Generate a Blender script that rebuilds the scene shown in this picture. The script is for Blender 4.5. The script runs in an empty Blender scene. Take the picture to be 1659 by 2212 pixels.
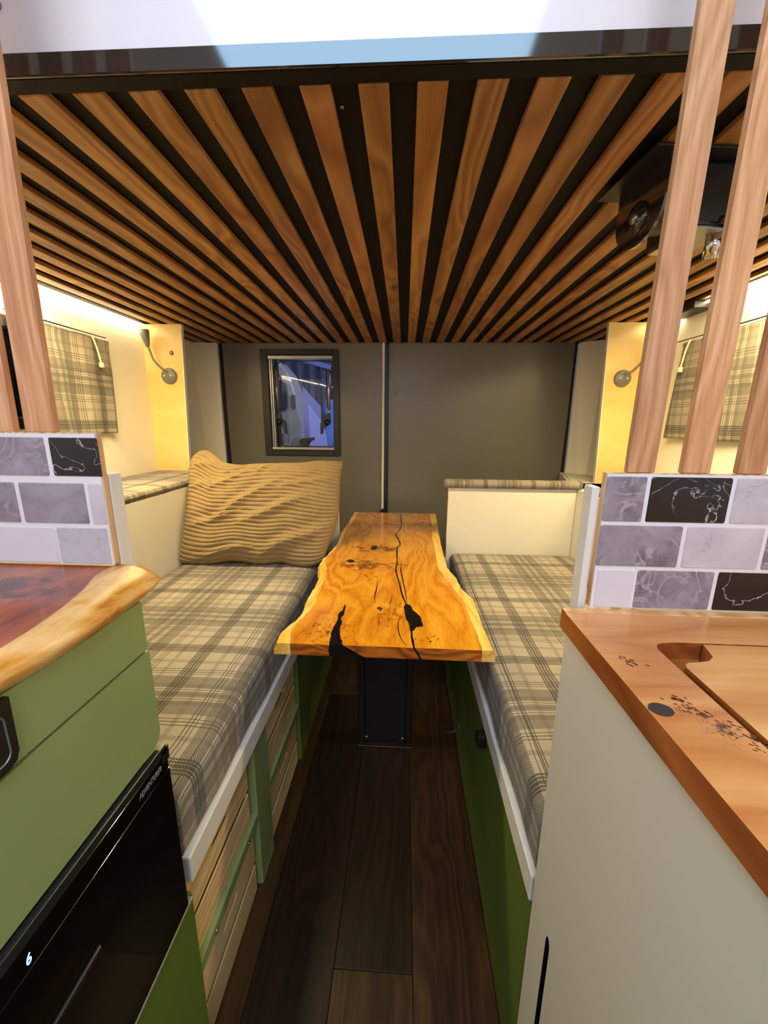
import bpy, bmesh, math, random
from mathutils import Vector, Matrix, noise
random.seed(7)
sc = bpy.context.scene
COL = sc.collection

# ------------------------------------------------------------------ camera
CZ = 0.98
YAW, PITCH, ROLL, FPX = 0.04987446, 0.22456824, -0.00851029, 842.16
def camera():
    cy, sy, cp, sp = math.cos(YAW), math.sin(YAW), math.cos(PITCH), math.sin(PITCH)
    f = Vector((-sy*cp, cy*cp, -sp)); r = Vector((cy, sy, 0)); d = f.cross(r)
    cr, sr = math.cos(ROLL), math.sin(ROLL)
    r2 = cr*r + sr*d; d2 = -sr*r + cr*d
    cd = bpy.data.cameras.new('camera'); co = bpy.data.objects.new('camera', cd); COL.objects.link(co)
    m = Matrix((r2, -d2, -f)).transposed().to_4x4(); m.translation = (0, 0, CZ)
    co.matrix_world = m
    cd.sensor_fit = 'HORIZONTAL'; cd.sensor_width = 36; cd.lens = FPX/1659*36; cd.clip_start = 0.02
    sc.camera = co
camera()

# ------------------------------------------------------------------ world, lights, exposure
w = bpy.data.worlds.new('world'); sc.world = w; w.use_nodes = True
bg = w.node_tree.nodes['Background']; bg.inputs[0].default_value = (0.55, 0.68, 1.0, 1); bg.inputs[1].default_value = 0.55
sc.view_settings.view_transform = 'Standard'; sc.view_settings.look = 'None'
sc.view_settings.gamma = 1; sc.view_settings.use_curve_mapping = False
sc.view_settings.exposure = 0.0

def area(name, loc, target, sx, sy, power, col, spread=180):
    l = bpy.data.lights.new(name, 'AREA'); l.shape = 'RECTANGLE'; l.size = sx; l.size_y = sy
    l.energy = power; l.color = col; l.spread = math.radians(spread)
    o = bpy.data.objects.new(name, l); COL.objects.link(o); o.location = loc
    if target: o.rotation_euler = (Vector(target)-Vector(loc)).to_track_quat('-Z', 'Y').to_euler()
    return o
WARM = (1.0, 0.77, 0.36)
# warm strip lamps under the bed, one along each side wall
area('strip_lamp_left', (-1.010, 1.03, 1.334), (-1.10, 1.03, 0.9), 0.016, 1.10, 21, WARM)
area('strip_lamp_right', (0.886, 1.03, 1.334), (0.976, 1.03, 0.9), 0.016, 1.10, 21, WARM)
# roof window over the kitchen (cool daylight)
area('roof_window_light', (-0.09, -0.13, 1.84), None, 0.74, 0.52, 9.5, (0.42, 0.71, 1.0))
# kitchen ceiling lamp behind the camera (neutral)
area('kitchen_lamp', (0.0, -0.70, 1.80), (0.0, 0.0, 0.5), 0.40, 0.20, 7.0, (1.0, 0.84, 0.78))
# added fill light far behind the camera, brightens the rear of the van
wl_ = area('rear_fill_light', (0, -1.15, 1.28), None, 1.3, 0.45, 6.5, (1.0, 0.95, 0.88)); wl_.rotation_euler = (math.radians(90), 0, 0)
# daylight in the yard behind the rear doors
area('yard_light', (0.5, 2.45, 1.9), (-0.8, 3.4, 0.9), 0.9, 0.5, 22, (0.50, 0.60, 1.0))

# ------------------------------------------------------------------ helpers
ORG = {}
def lin(h):
    if isinstance(h, str):
        v = [int(h[i:i+2], 16)/255 for i in (0, 2, 4)]
        return tuple((c/12.92 if c <= .04045 else ((c+.055)/1.055)**2.4) for c in v) + (1,)
    return tuple(h)+(1,) if len(h) == 3 else tuple(h)

def empty(name, loc, label=None, cat=None, group=None, kind=None):
    o = bpy.data.objects.new(name, None); COL.objects.link(o); o.location = loc
    o.empty_display_size = .05
    ORG[o.name] = Vector(loc); tag(o, label, cat, group, kind); return o
def tag(o, label=None, cat=None, group=None, kind=None):
    if label: o['label'] = label
    if cat: o['category'] = cat
    if group: o['group'] = group
    if kind: o['kind'] = kind
    return o
def link(name, me, mats, parent=None, smooth=False):
    """me holds world coordinates; moves them so the object's origin is sensible"""
    o = bpy.data.objects.new(name, me)
    if parent is not None:
        org = ORG[parent.name]; me.transform(Matrix.Translation(-org)); o.parent = parent
    else:
        xs = [v.co for v in me.vertices]
        mn = Vector([min(c[i] for c in xs) for i in range(3)]); mx = Vector([max(c[i] for c in xs) for i in range(3)])
        org = Vector(((mn.x+mx.x)/2, (mn.y+mx.y)/2, mn.z)); me.transform(Matrix.Translation(-org)); o.location = org
    COL.objects.link(o); ORG[o.name] = org
    if not isinstance(mats, (list, tuple)): mats = [mats]
    for m in mats: me.materials.append(m)
    if smooth:
        for p in me.polygons: p.use_smooth = True
    return o
def mesh(name, verts, faces, mats, parent=None, smooth=False, uvs=None, mi=None):
    me = bpy.data.meshes.new(name); me.from_pydata([tuple(v) for v in verts], [], faces)
    if uvs is not None:
        ul = me.uv_layers.new(name='UVMap')
        for l in me.loops: ul.data[l.index].uv = uvs[l.vertex_index]
    if mi:
        for p, i in zip(me.polygons, mi): p.material_index = i
    me.validate(); me.update()
    return link(name, me, mats, parent, smooth)
def bm_done(name, bm, mats, parent=None, smooth=False):
    me = bpy.data.meshes.new(name); bmesh.ops.recalc_face_normals(bm, faces=bm.faces); bm.to_mesh(me); bm.free()
    return link(name, me, mats, parent, smooth)
def add_box(bm, x0, x1, y0, y1, z0, z1, bev=0.0, seg=1):
    vs = [bm.verts.new(c) for c in ((x0,y0,z0),(x1,y0,z0),(x1,y1,z0),(x0,y1,z0),(x0,y0,z1),(x1,y0,z1),(x1,y1,z1),(x0,y1,z1))]
    fs = [bm.faces.new([vs[i] for i in f]) for f in ((0,3,2,1),(4,5,6,7),(0,1,5,4),(1,2,6,5),(2,3,7,6),(3,0,4,7))]
    if bev > 0:
        es = list({e for f in fs for e in f.edges})
        bmesh.ops.bevel(bm, geom=es, offset=bev, segments=seg, affect='EDGES', profile=.5)
def box(name, x0, x1, y0, y1, z0, z1, mats, parent=None, bev=0.0015, seg=1):
    bm = bmesh.new(); add_box(bm, min(x0,x1), max(x0,x1), min(y0,y1), max(y0,y1), min(z0,z1), max(z0,z1), bev, seg)
    return bm_done(name, bm, mats, parent)
def add_tube(bm, pts, r, n=12, caps=True):
    pts = [Vector(p) for p in pts]; rs = r if isinstance(r, (list, tuple)) else [r]*len(pts)
    rings = []; up = None
    for i, p in enumerate(pts):
        t = (pts[min(i+1, len(pts)-1)]-pts[max(i-1, 0)]).normalized()
        if up is None: up = Vector((0,0,1)) if abs(t.z) < .9 else Vector((1,0,0))
        a = t.cross(up).normalized(); b = a.cross(t).normalized(); up = b
        rings.append([bm.verts.new(p+rs[i]*(math.cos(2*math.pi*k/n)*a+math.sin(2*math.pi*k/n)*b)) for k in range(n)])
    for i in range(len(rings)-1):
        for k in range(n):
            bm.faces.new((rings[i][k], rings[i][(k+1)%n], rings[i+1][(k+1)%n], rings[i+1][k]))
    if caps:
        bm.faces.new(rings[0][::-1]); bm.faces.new(rings[-1])
def tube(name, pts, r, mats, parent=None, n=12):
    bm = bmesh.new(); add_tube(bm, pts, r, n); return bm_done(name, bm, mats, parent, True)
def smooth_pts(pts, n=8):
    pts = [Vector(p) for p in pts]; P = [pts[0]]+pts+[pts[-1]]; out = []
    for i in range(1, len(P)-2):
        for k in range(n):
            t = k/n; a, b, c, d = P[i-1], P[i], P[i+1], P[i+2]
            out.append(.5*((2*b)+(c-a)*t+(2*a-5*b+4*c-d)*t*t+(3*b-a-3*c+d)*t**3))
    out.append(pts[-1]); return out
def prism(name, poly, axis, a, b, mats, parent=None, bev=0):
    """poly: 2D outline in the plane normal to axis; extruded from a to b"""
    bm = bmesh.new()
    def P(u, v, t): return {'x': (t,u,v), 'y': (u,t,v), 'z': (u,v,t)}[axis]
    A = [bm.verts.new(P(u,v,a)) for u,v in poly]; B = [bm.verts.new(P(u,v,b)) for u,v in poly]
    bm.faces.new(A); bm.faces.new(B[::-1]); n = len(poly)
    for i in range(n): bm.faces.new((A[i], A[(i+1)%n], B[(i+1)%n], B[i]))
    if bev: bmesh.ops.bevel(bm, geom=list(bm.edges), offset=bev, segments=1, affect='EDGES')
    bmesh.ops.triangulate(bm, faces=[f for f in bm.faces if len(f.verts) > 4])
    return bm_done(name, bm, mats, parent)
def rrect(x0, x1, y0, y1, r, n=5):
    out = []
    for cx, cy, a0 in ((x1-r,y1-r,0),(x0+r,y1-r,90),(x0+r,y0+r,180),(x1-r,y0+r,270)):
        for k in range(n+1):
            a = math.radians(a0+90*k/n); out.append((cx+r*math.cos(a), cy+r*math.sin(a)))
    return out
def lerp_list(L, y):
    """L: [(x,y)..] any order, returns x at y"""
    L = sorted(L, key=lambda p: p[1])
    if y <= L[0][1]: return L[0][0]
    for (xa, ya), (xb, yb) in zip(L, L[1:]):
        if y <= yb: return xa+(xb-xa)*((y-ya)/(yb-ya) if yb > ya else 0)
    return L[-1][0]

# ------------------------------------------------------------------ materials
class NT:
    def __init__(s, name):
        s.m = bpy.data.materials.new(name); s.m.use_nodes = True; s.t = s.m.node_tree
        s.b = s.t.nodes['Principled BSDF']
    def n(s, typ, **kw):
        nd = s.t.nodes.new(typ)
        for k, v in kw.items():
            if k.startswith('i_'):
                nd.inputs[k[2:].replace('_', ' ')].default_value = v
            else: setattr(nd, k, v)
        return nd
    def l(s, a, b): s.t.links.new(a, b)
    def math(s, op, a, b=None, c=None):
        nd = s.t.nodes.new('ShaderNodeMath'); nd.operation = op
        for i, v in enumerate((a, b, c)):
            if v is None: continue
            if isinstance(v, (int, float)): nd.inputs[i].default_value = v
            else: s.l(v, nd.inputs[i])
        return nd.outputs[0]
    def mix(s, f, a, b, blend='MIX'):
        nd = s.t.nodes.new('ShaderNodeMix'); nd.data_type = 'RGBA'; nd.blend_type = blend
        for sock, v in ((nd.inputs[0], f), (nd.inputs[6], a), (nd.inputs[7], b)):
            if isinstance(v, (int, float)): sock.default_value = v
            elif isinstance(v, tuple): sock.default_value = v
            else: s.l(v, sock)
        return nd.outputs[2]
    def ramp(s, fac, stops, interp='LINEAR'):
        nd = s.t.nodes.new('ShaderNodeValToRGB'); nd.color_ramp.interpolation = interp
        e = nd.color_ramp.elements
        while len(e) < len(stops): e.new(.5)
        for el, (p, c) in zip(e, stops):
            el.position = p; el.color = lin(c) if not isinstance(c, (int, float)) else (c, c, c, 1)
        s.l(fac, nd.inputs[0]); return nd.outputs[0]
    def bump(s, h, strength=.2, dist=.002):
        nd = s.t.nodes.new('ShaderNodeBump'); nd.inputs['Strength'].default_value = strength
        nd.inputs['Distance'].default_value = dist; s.l(h, nd.inputs['Height']); s.l(nd.outputs[0], s.b.inputs['Normal'])
    def coord(s, scale=(1,1,1), rnd=0, which='Object'):
        tc = s.n('ShaderNodeTexCoord'); mp = s.n('ShaderNodeMapping'); mp.inputs['Scale'].default_value = scale
        if rnd:
            oi = s.n('ShaderNodeObjectInfo'); v = s.n('ShaderNodeVectorMath', operation='ADD')
            mu = s.math('MULTIPLY', oi.outputs['Random'], rnd)
            s.l(tc.outputs[which], v.inputs[0]); s.l(mu, v.inputs[1]); s.l(v.outputs[0], mp.inputs[0])
        else: s.l(tc.outputs[which], mp.inputs[0])
        return mp.outputs[0]

def plain(name, col, rough=.5, metal=0, mott=.04, nscale=8, bump=0, spec=.5, coat=0):
    k = NT(name); c = lin(col)
    nz = k.n('ShaderNodeTexNoise', i_Scale=nscale, i_Detail=5.0); k.l(k.coord(), nz.inputs['Vector'])
    d = tuple(max(0, v*(1-mott*2)) for v in c[:3])+(1,); e = tuple(min(1, v*(1+mott*2)) for v in c[:3])+(1,)
    k.l(k.mix(nz.outputs[0], d, e), k.b.inputs['Base Color'])
    k.b.inputs['Roughness'].default_value = rough; k.b.inputs['Metallic'].default_value = metal
    k.b.inputs['Specular IOR Level'].default_value = spec
    k.b.inputs['Coat Weight'].default_value = coat; k.b.inputs['Coat Roughness'].default_value = .08
    if bump:
        n2 = k.n('ShaderNodeTexNoise', i_Scale=nscale*25, i_Detail=3.0); k.l(k.coord(), n2.inputs['Vector'])
        k.bump(n2.outputs[0], bump, .001)
    return k.m

def wood(name, cols,  along='y', freq=60, stretch=.06, warp=.35, rough=.45, rnd=9, knots=True, bump=.12, var=.25, coat=0, ringmix=.75, spec=.5, huevar=0.006, stain=None):
    """cols: light -> dark ramp of grain; along: grain direction"""
    k = NT(name)
    sv = {'x': (stretch,1,1), 'y': (1,stretch,1), 'z': (1,1,stretch)}[along]
    co = k.coord(sv, rnd)
    n1 = k.n('ShaderNodeTexNoise', i_Scale=9.0, i_Detail=3.0, i_Roughness=.5); k.l(co, n1.inputs['Vector'])
    n0 = k.n('ShaderNodeTexNoise', i_Scale=3.0, i_Detail=2.0); k.l(k.coord((1,1,1), rnd), n0.inputs['Vector'])
    v = k.n('ShaderNodeVectorMath', operation='MULTIPLY_ADD')
    k.l(n1.outputs['Color'], v.inputs[0]); v.inputs[1].default_value = (warp*.3,)*3; k.l(co, v.inputs[2])
    v2 = k.n('ShaderNodeVectorMath', operation='MULTIPLY_ADD')
    k.l(n0.outputs['Color'], v2.inputs[0]); v2.inputs[1].default_value = (warp*.25,)*3; k.l(v.outputs[0], v2.inputs[2])
    # growth rings: distance noise turned into bands
    n2 = k.n('ShaderNodeTexNoise', i_Scale=freq*.12, i_Detail=1.0, i_Roughness=.4); k.l(v2.outputs[0], n2.inputs['Vector'])
    rings = k.math('FRACT', k.math('MULTIPLY', n2.outputs[0], freq*.22))
    tri = k.math('ABSOLUTE', k.math('SUBTRACT', rings, .5))
    n3 = k.n('ShaderNodeTexNoise', i_Scale=freq*4.0, i_Detail=4.0, i_Roughness=.6); k.l(co, n3.inputs['Vector'])
    f = k.math('ADD', k.math('MULTIPLY', tri, ringmix), k.math('MULTIPLY', n3.outputs[0], 1.1-ringmix))
    f = k.math('ADD', f, k.math('MULTIPLY', k.math('SUBTRACT', n0.outputs[0], .5), .5))
    n = len(cols); c = k.ramp(f, [(.12+.7*i/(n-1), cols[i]) for i in range(n)])
    if knots:
        vo = k.n('ShaderNodeTexVoronoi', i_Scale=5.5); k.l(k.coord({'x':(.5,1,1),'y':(1,.5,1),'z':(1,1,.5)}[along], rnd), vo.inputs['Vector'])
        kf = k.ramp(vo.outputs['Distance'], [(0, .85), (.05, .6), (.1, 0)])
        c = k.mix(kf, c, tuple(q*.35 for q in lin(cols[-1])[:3])+(1,))
    if stain:   # local burr/heart marks: (centre in object space, radii, colour)
        for cen, rad, sc_, th, scol in stain:
            mp = k.n('ShaderNodeMapping'); mp.vector_type = 'POINT'
            mp.inputs['Location'].default_value = tuple(-c_/r_ for c_, r_ in zip(cen, rad)); mp.inputs['Scale'].default_value = tuple(1/r_ for r_ in rad)
            k.l(k.n('ShaderNodeTexCoord').outputs['Object'], mp.inputs[0])
            ln = k.n('ShaderNodeVectorMath', operation='LENGTH'); k.l(mp.outputs[0], ln.inputs[0])
            ns = k.n('ShaderNodeTexNoise', i_Scale=float(sc_), i_Detail=5.0, i_Roughness=.65, i_Distortion=1.0); k.l(k.coord(), ns.inputs['Vector'])
            g = k.math('SUBTRACT', k.math('ADD', ns.outputs[0], th+.03), k.math('MULTIPLY', ln.outputs['Value'], .22))
            c = k.mix(k.ramp(g, [(.38, 0), (.52, .85)]), c, lin(scol))
    oi = k.n('ShaderNodeObjectInfo'); hs = k.n('ShaderNodeHueSaturation')
    k.l(k.math('ADD', k.math('MULTIPLY', oi.outputs['Random'], 2*var), 1-var), hs.inputs['Value'])
    r2 = k.math('FRACT', k.math('MULTIPLY', oi.outputs['Random'], 17.3))
    k.l(k.math('ADD', k.math('MULTIPLY', r2, 2*huevar), .5-huevar), hs.inputs['Hue'])
    k.l(c, hs.inputs['Color']); k.l(hs.outputs[0], k.b.inputs['Base Color'])
    k.b.inputs['Roughness'].default_value = rough; k.b.inputs['Specular IOR Level'].default_value = spec
    k.b.inputs['Coat Weight'].default_value = coat; k.b.inputs['Coat Roughness'].default_value = .12
    if bump: k.bump(n3.outputs[0], bump, .0012)
    return k.m

def plaid(name, offu, offv, period=.285, gain=1.0, tint=(1,1,1)):
    k = NT(name); uv = k.n('ShaderNodeTexCoord').outputs['UV']
    nz = k.n('ShaderNodeTexNoise', i_Scale=9.0, i_Detail=2.0); k.l(uv, nz.inputs['Vector'])
    v = k.n('ShaderNodeVectorMath', operation='MULTIPLY_ADD'); k.l(nz.outputs['Color'], v.inputs[0])
    v.inputs[1].default_value = (.006, .006, 0); k.l(uv, v.inputs[2])
    sp = k.n('ShaderNodeSeparateXYZ'); k.l(v.outputs[0], sp.inputs[0])
    L, M_, D, W_ = .80, .36, .035, 1.0
    s = .0009
    def stripes(co, off):
        t = k.math('FRACT', k.math('DIVIDE', k.math('SUBTRACT', co, off), period))
        d = k.math('MULTIPLY', k.math('MINIMUM', t, k.math('SUBTRACT', 1.0, t)), 2.0)  # 0 dark triple .. 1 light pair
        st = [(0, D), (.016, L), (.030, D), (.055, L), (.070, D), (.092, L), (.30, .55), (.36, L), (.50, D*3), (.515, L), (.545, D*3), (.56, L), (.59, D*3), (.605, L), (.66, M_), (.80, .24), (.88, W_), (.90, M_), (.925, W_), (.945, M_), (.98, .24)]
        return k.ramp(d, st, 'CONSTANT')
    a = stripes(sp.outputs[0], offu); b = stripes(sp.outputs[1], offv)
    # twill weave: diagonal yarn alternation
    wv = k.math('FRACT', k.math('MULTIPLY', k.math('ADD', sp.outputs[0], sp.outputs[1]), 1/.0042))
    tw = k.math('GREATER_THAN', wv, .5)
    c = k.mix(tw, a, b)
    mn = k.mix(1.0, a, b, 'DARKEN')
    c2 = k.mix(.5, c, mn)
    fn = k.n('ShaderNodeTexNoise', i_Scale=700.0, i_Detail=2.0); k.l(uv, fn.inputs['Vector'])
    c3 = k.mix(k.math('MULTIPLY', fn.outputs[0], .35), c2, (.55,.55,.55,1))
    col = k.ramp(c3, [(0, (.022*gain,.019*gain,.016*gain)), (.35, (.125*gain,.110*gain,.090*gain)), (.8, (.40*gain*tint[0],.345*gain*tint[1],.265*gain*tint[2])), (1, (.64*gain,.58*gain,.48*gain))])
    k.l(col, k.b.inputs['Base Color']); k.b.inputs['Roughness'].default_value = .85
    k.b.inputs['Specular IOR Level'].default_value = .25; k.b.inputs['Sheen Weight'].default_value = .15
    k.bump(k.math('ADD', k.math('MULTIPLY', wv, .5), fn.outputs[0]), .5, .0008)
    return k.m

def marble(name, base, vein, dark=None, scale=14, amt=.5, fine=1.0):
    k = NT(name); co = k.coord((1,1,1), 5)
    n0 = k.n('ShaderNodeTexNoise', i_Scale=scale, i_Detail=6.0, i_Roughness=.65, i_Distortion=.6); k.l(co, n0.inputs['Vector'])
    n1 = k.n('ShaderNodeTexNoise', i_Scale=scale*1.6, i_Detail=5.0, i_Distortion=1.5); k.l(co, n1.inputs['Vector'])
    v = k.math('ABSOLUTE', k.math('SUBTRACT', n1.outputs[0], .5))
    vf = k.ramp(v, [(0, 1), (.012*fine, .55), (.03*fine, 0)])
    msk = k.ramp(n0.outputs[0], [(.44, 0), (.58, 1)])
    c = k.mix(k.ramp(n0.outputs[0], [(.35, 0), (.68, 1)]), lin(base), lin(dark or base))
    c = k.mix(k.math('MULTIPLY', k.math('MULTIPLY', vf, msk), amt), c, lin(vein))
    k.l(c, k.b.inputs['Base Color']); k.b.inputs['Roughness'].default_value = .16
    return k.m

def emis(name, col, st):
    k = NT(name); k.b.inputs['Base Color'].default_value = lin(col)
    k.b.inputs['Emission Color'].default_value = lin(col); k.b.inputs['Emission Strength'].default_value = st; return k.m

M = {}
M['slat'] = wood('stained_slat_wood', ['b98a54', 'a2723c', '86562a', '5f3b1a'], 'y', 60, .06, .35, .5, 9, True, .15, .2)
M['post'] = wood('redwood_post', ['d6a680', 'c49068', 'ac7850', '85583a'], 'z', 90, .04, .3, .55, 9, True, .35, .1, ringmix=.5)
M['table'] = wood('yew_heartwood', ['e2a432', 'd28c1c', 'b96c0e', '6c3606'], 'y', 50, .20, .65, .2, 0, False, .03, .0, .6, .58, stain=[((-.06,.0,.56),(.13,.06,1),26,.0,'7a3c0a'),((-.10,-.39,.56),(.06,.10,1),60,-.03,'8a4a0c'),((.02,-.3,.56),(.05,.09,1),60,-.05,'8a4a0c'),((-.04,.16,.56),(.10,.05,1),30,.02,'6e3408')])
M['table_end'] = wood('yew_end_grain', ['c9741c', 'a9560f', '7c390a', '5a2506'], 'x', 60, .3, .8, .3, 0, False, .05, 0, .3)
M['sap'] = wood('yew_sapwood', ['f5cf78', 'eebd5a', 'd99f3c', 'b87a28'], 'y', 50, .12, .5, .28, 0, False, .05, 0, .4)
M['epoxy'] = plain('black_epoxy', '0b0907', .25, 0, .02, coat=.4)
M['redtop'] = wood('red_heartwood', ['b8622e', '9d4a20', '7c3414', '3a180c'], 'y', 34, .30, .8, .22, 0, False, .02, 0, .4, stain=[((.20,.235,.03),(.075,.035,.1),30,.05,'2a1310'),((.155,.20,.03),(.05,.02,.1),45,-.02,'34180f'),((.08,.13,.03),(.09,.04,.1),30,-.02,'3c1a10')])
M['sap2'] = wood('pale_sapwood', ['e9bb8c', 'dba774', 'c58e58', 'a87042'], 'y', 70, .08, .3, .35, 0, False, .04, 0)
M['chop'] = wood('larch_worktop', ['dca264', 'd19350', 'bf7c3c', '9a5a22'], 'x', 40, .10, .6, .3, 0, False, .03, .02, .3, stain=[((-.337,.130,.02),(.013,.016,.1),260,.0,'5b3a34'),((-.352,.146,.02),(.010,.010,.1),300,-.06,'6b3c2c'),((-.350,.205,.02),(.016,.006,.1),300,-.09,'6b3820')])
M['chop_edge'] = wood('larch_worktop_edge', ['b87236', 'a2602a', '86491c', '633110'], 'y', 40, .15, .7, .35, 0, False, .03, 0, .2)
M['crate'] = wood('pine_crate_wood', ['ecd3a4', 'dfc08c', 'cda872', 'a97f4c'], 'y', 60, .05, .3, .6, 9, True, .1, .08)
M['birch'] = wood('birch_ply', ['f5d488', 'efcb7a', 'e6bc68', 'd8a950'], 'x', 20, .25, .5, .4, 0, False, .02, 0)
M['ply_edge'] = wood('ply_edge', ['d9b48c', 'c69a6e', '9c6e46', '7d5434'], 'z', 90, .03, .2, .6, 3, False, .1, 0)
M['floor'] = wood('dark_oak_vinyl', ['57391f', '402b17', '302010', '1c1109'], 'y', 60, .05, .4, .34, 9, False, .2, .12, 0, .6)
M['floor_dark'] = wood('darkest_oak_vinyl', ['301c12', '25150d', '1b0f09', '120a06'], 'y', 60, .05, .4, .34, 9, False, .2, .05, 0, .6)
M['wall'] = plain('white_wall_lining', 'efe9d8', .5, mott=.02)
M['white'] = plain('white_board', 'dcd8cc', .45, mott=.02)
M['white_gloss'] = plain('white_gloss_board', 'ddd8dc', .09, mott=.01)
M['white_rough'] = plain('white_painted_timber', 'dedbd8', .6, mott=.06, bump=.3, nscale=20)
M['cab_white'] = plain('white_cabinet', 'd6d3ca', .38, mott=.015)
M['wallgrey'] = plain('pale_grey_lining', 'e6e3d6', .5, mott=.02)
M['green'] = plain('sage_green_paint', '869862', .42, mott=.03, nscale=3)
M['green2'] = plain('moss_green_paint', '5c7430', .42, mott=.04, nscale=3)
M['door'] = plain('charcoal_ply_paint', '6e6b60', .33, mott=.05, nscale=4, bump=.25)
M['black'] = plain('black_paint', '161313', .4, mott=.05)
M['alu_black'] = plain('black_aluminium', '1c1b1c', .07, .0, mott=.02, spec=.8, coat=.6)
M['blackboard'] = plain('black_backing_board', '141312', .6, mott=.06, bump=.1, nscale=10, spec=.15)
M['gloss'] = plain('black_glass', '030304', .07, mott=.0, coat=.4)
M['darkgrey'] = plain('dark_grey_plastic', '1d2022', .3, mott=.02)
M['frame'] = plain('dark_window_frame', '1f1a17', .45, mott=.03)
M['alu'] = plain('aluminium', 'cfc9b8', .3, .7, mott=.02)
M['chrome'] = plain('chrome', 'd8d8d8', .12, 1, mott=.0)
M['grey_plastic'] = plain('olive_grey_plastic', '77766b', .4, mott=.02)
M['grout'] = plain('white_grout', 'd9d6dc', .7, mott=.02)
M['tile_white'] = plain('white_tile', 'd0cad4', .16, mott=.01)
M['tile_light'] = marble('light_marble', 'c4bec8', '6d6670', 'a9a2ae', 10, .35, .7)
M['tile_grey'] = marble('grey_marble', '9b919e', 'c8c0c8', '625866', 16, .5, 1.5)
M['tile_black'] = marble('black_marble', '141013', 'd8d2d6', '1d171b', 11, .9, .30)
M['plaidL'] = plaid('plaid_cloth_left', -.41, .733)
M['plaidR'] = plaid('plaid_cloth_right', .29, .738)
M['plaidC'] = plaid('plaid_curtain_cloth', .17, .115, gain=.8)
M['plaidLg'] = plaid('plaid_ledge_cloth', .02, .05)
M['cord'] = plain('beige_cord', '917b57', .95, mott=.10, nscale=30, spec=.15)
M['rope'] = plain('cream_cord', 'e8d8a8', .8)
M['brass'] = plain('brass_screw', 'a08048', .35, .9)
M['steel'] = plain('steel', '9a9a98', .3, .9)
M['body'] = plain('cream_van_paint', 'b9ad90', .35, mott=.02)
M['body_glass'] = plain('dark_van_glass', '2c2c38', .15)
M['lilac'] = plain('lilac_board', 'a79fc4', .6, mott=.03)
M['yard_blue'] = plain('blue_panel', '7fa2d8', .6, mott=.03)
M['yard_dark'] = plain('dark_cladding', '3b3a4c', .7, mott=.08)
M['yard_wall'] = plain('grey_yard_wall', '6a6a72', .8, mott=.1)
M['strip'] = emis('strip_lamp_glow', (1.0, .88, .55), 30)
M['display'] = emis('blue_display', (.10, .22, 1.0), 9)
M['print'] = plain('grey_print', '8a8a8c', .5)
def glass(name, tint, rough=.0):
    k = NT(name); tr = k.n('ShaderNodeBsdfTransparent'); tr.inputs[0].default_value = lin(tint)
    gl = k.n('ShaderNodeBsdfGlossy'); gl.inputs[1].default_value = .03; fr = k.n('ShaderNodeFresnel'); fr.inputs[0].default_value = 1.45
    mx = k.n('ShaderNodeMixShader'); k.l(fr.outputs[0], mx.inputs[0]); k.l(tr.outputs[0], mx.inputs[1]); k.l(gl.outputs[0], mx.inputs[2])
    k.l(mx.outputs[0], k.t.nodes['Material Output'].inputs[0]); return k.m
M['pane'] = glass('acrylic_pane', (.88,.90,.98))

# ------------------------------------------------------------------ the shell
XL, XR, YB, ZC = -1.04, 0.925, 2.02, 1.86
def struct(o): o['kind'] = 'structure'; return o
fl = struct(empty('floor', (0, .5, 0)))
box('underlay', XL, XR, -1.2, 2.03, -.03, -.004, M['black'], fl, 0)
fcols = [(-.545,-.401),(-.400,-.256),(-.255,-.1115),(-.1105,.0335),(.0345,.1785),(.1795,.324)]
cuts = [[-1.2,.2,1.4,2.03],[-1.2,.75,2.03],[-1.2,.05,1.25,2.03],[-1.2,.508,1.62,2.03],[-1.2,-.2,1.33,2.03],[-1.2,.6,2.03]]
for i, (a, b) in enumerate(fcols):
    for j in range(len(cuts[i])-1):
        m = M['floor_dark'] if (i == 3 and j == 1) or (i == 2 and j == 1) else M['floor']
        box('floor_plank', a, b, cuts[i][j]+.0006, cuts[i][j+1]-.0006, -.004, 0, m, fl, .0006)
struct(box('ceiling', XL, XR, -1.2, 2.03, ZC, ZC+.03, M['white'], None, 0))

# left wall with a window opening (y .56-1.33, z .965-1.235)
wl = struct(empty('wall_left', (XL, .6, 0)))
wy0, wy1, wz0, wz1 = .56, 1.32, .975, 1.225
for a, b, c, d in ((-1.2, wy0, 0, ZC), (wy1, 2.03, 0, ZC), (wy0, wy1, 0, wz0), (wy0, wy1, wz1, ZC)):
    box('wall_panel', XL-.03, XL, a, b, c, d, M['wall'], wl, 0)
wr = struct(empty('wall_right', (XR, .6, 0)))
for a, b, c, d in ((-1.2, wy0, 0, ZC), (wy1, 2.03, 0, ZC), (wy0, wy1, 0, wz0), (wy0, wy1, wz1, ZC)):
    box('wall_panel', XR, XR+.03, a, b, c, d, M['wall'], wr, 0)
for side, X, s in (('left', XL, 1), ('right', XR, -1)):
    W = struct(empty('window_1' if side == 'left' else 'window_2', (X, .94, .96)))
    bm = bmesh.new()
    for a, b, c, d in ((wy0-.02, wy0+.012, wz0-.02, wz1+.02), (wy1-.012, wy1+.02, wz0-.02, wz1+.02), (wy0+.012, wy1-.012, wz0-.02, wz0+.012), (wy0+.012, wy1-.012, wz1-.012, wz1+.02)):
        add_box(bm, min(X-s*.03, X+s*.008), max(X-s*.03, X+s*.008), a, b, c, d, .002)
    bm_done('window_frame', bm, M['frame'], W)
    box('mullion', X-s*.02, X+s*.010, .955, 1.008, wz0+.012, wz1-.012, M['frame'], W)
    box('pane', X-s*.018, X-s*.014, wy0+.012, wy1-.012, wz0+.012, wz1-.012, M['pane'], W, 0)

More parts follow.
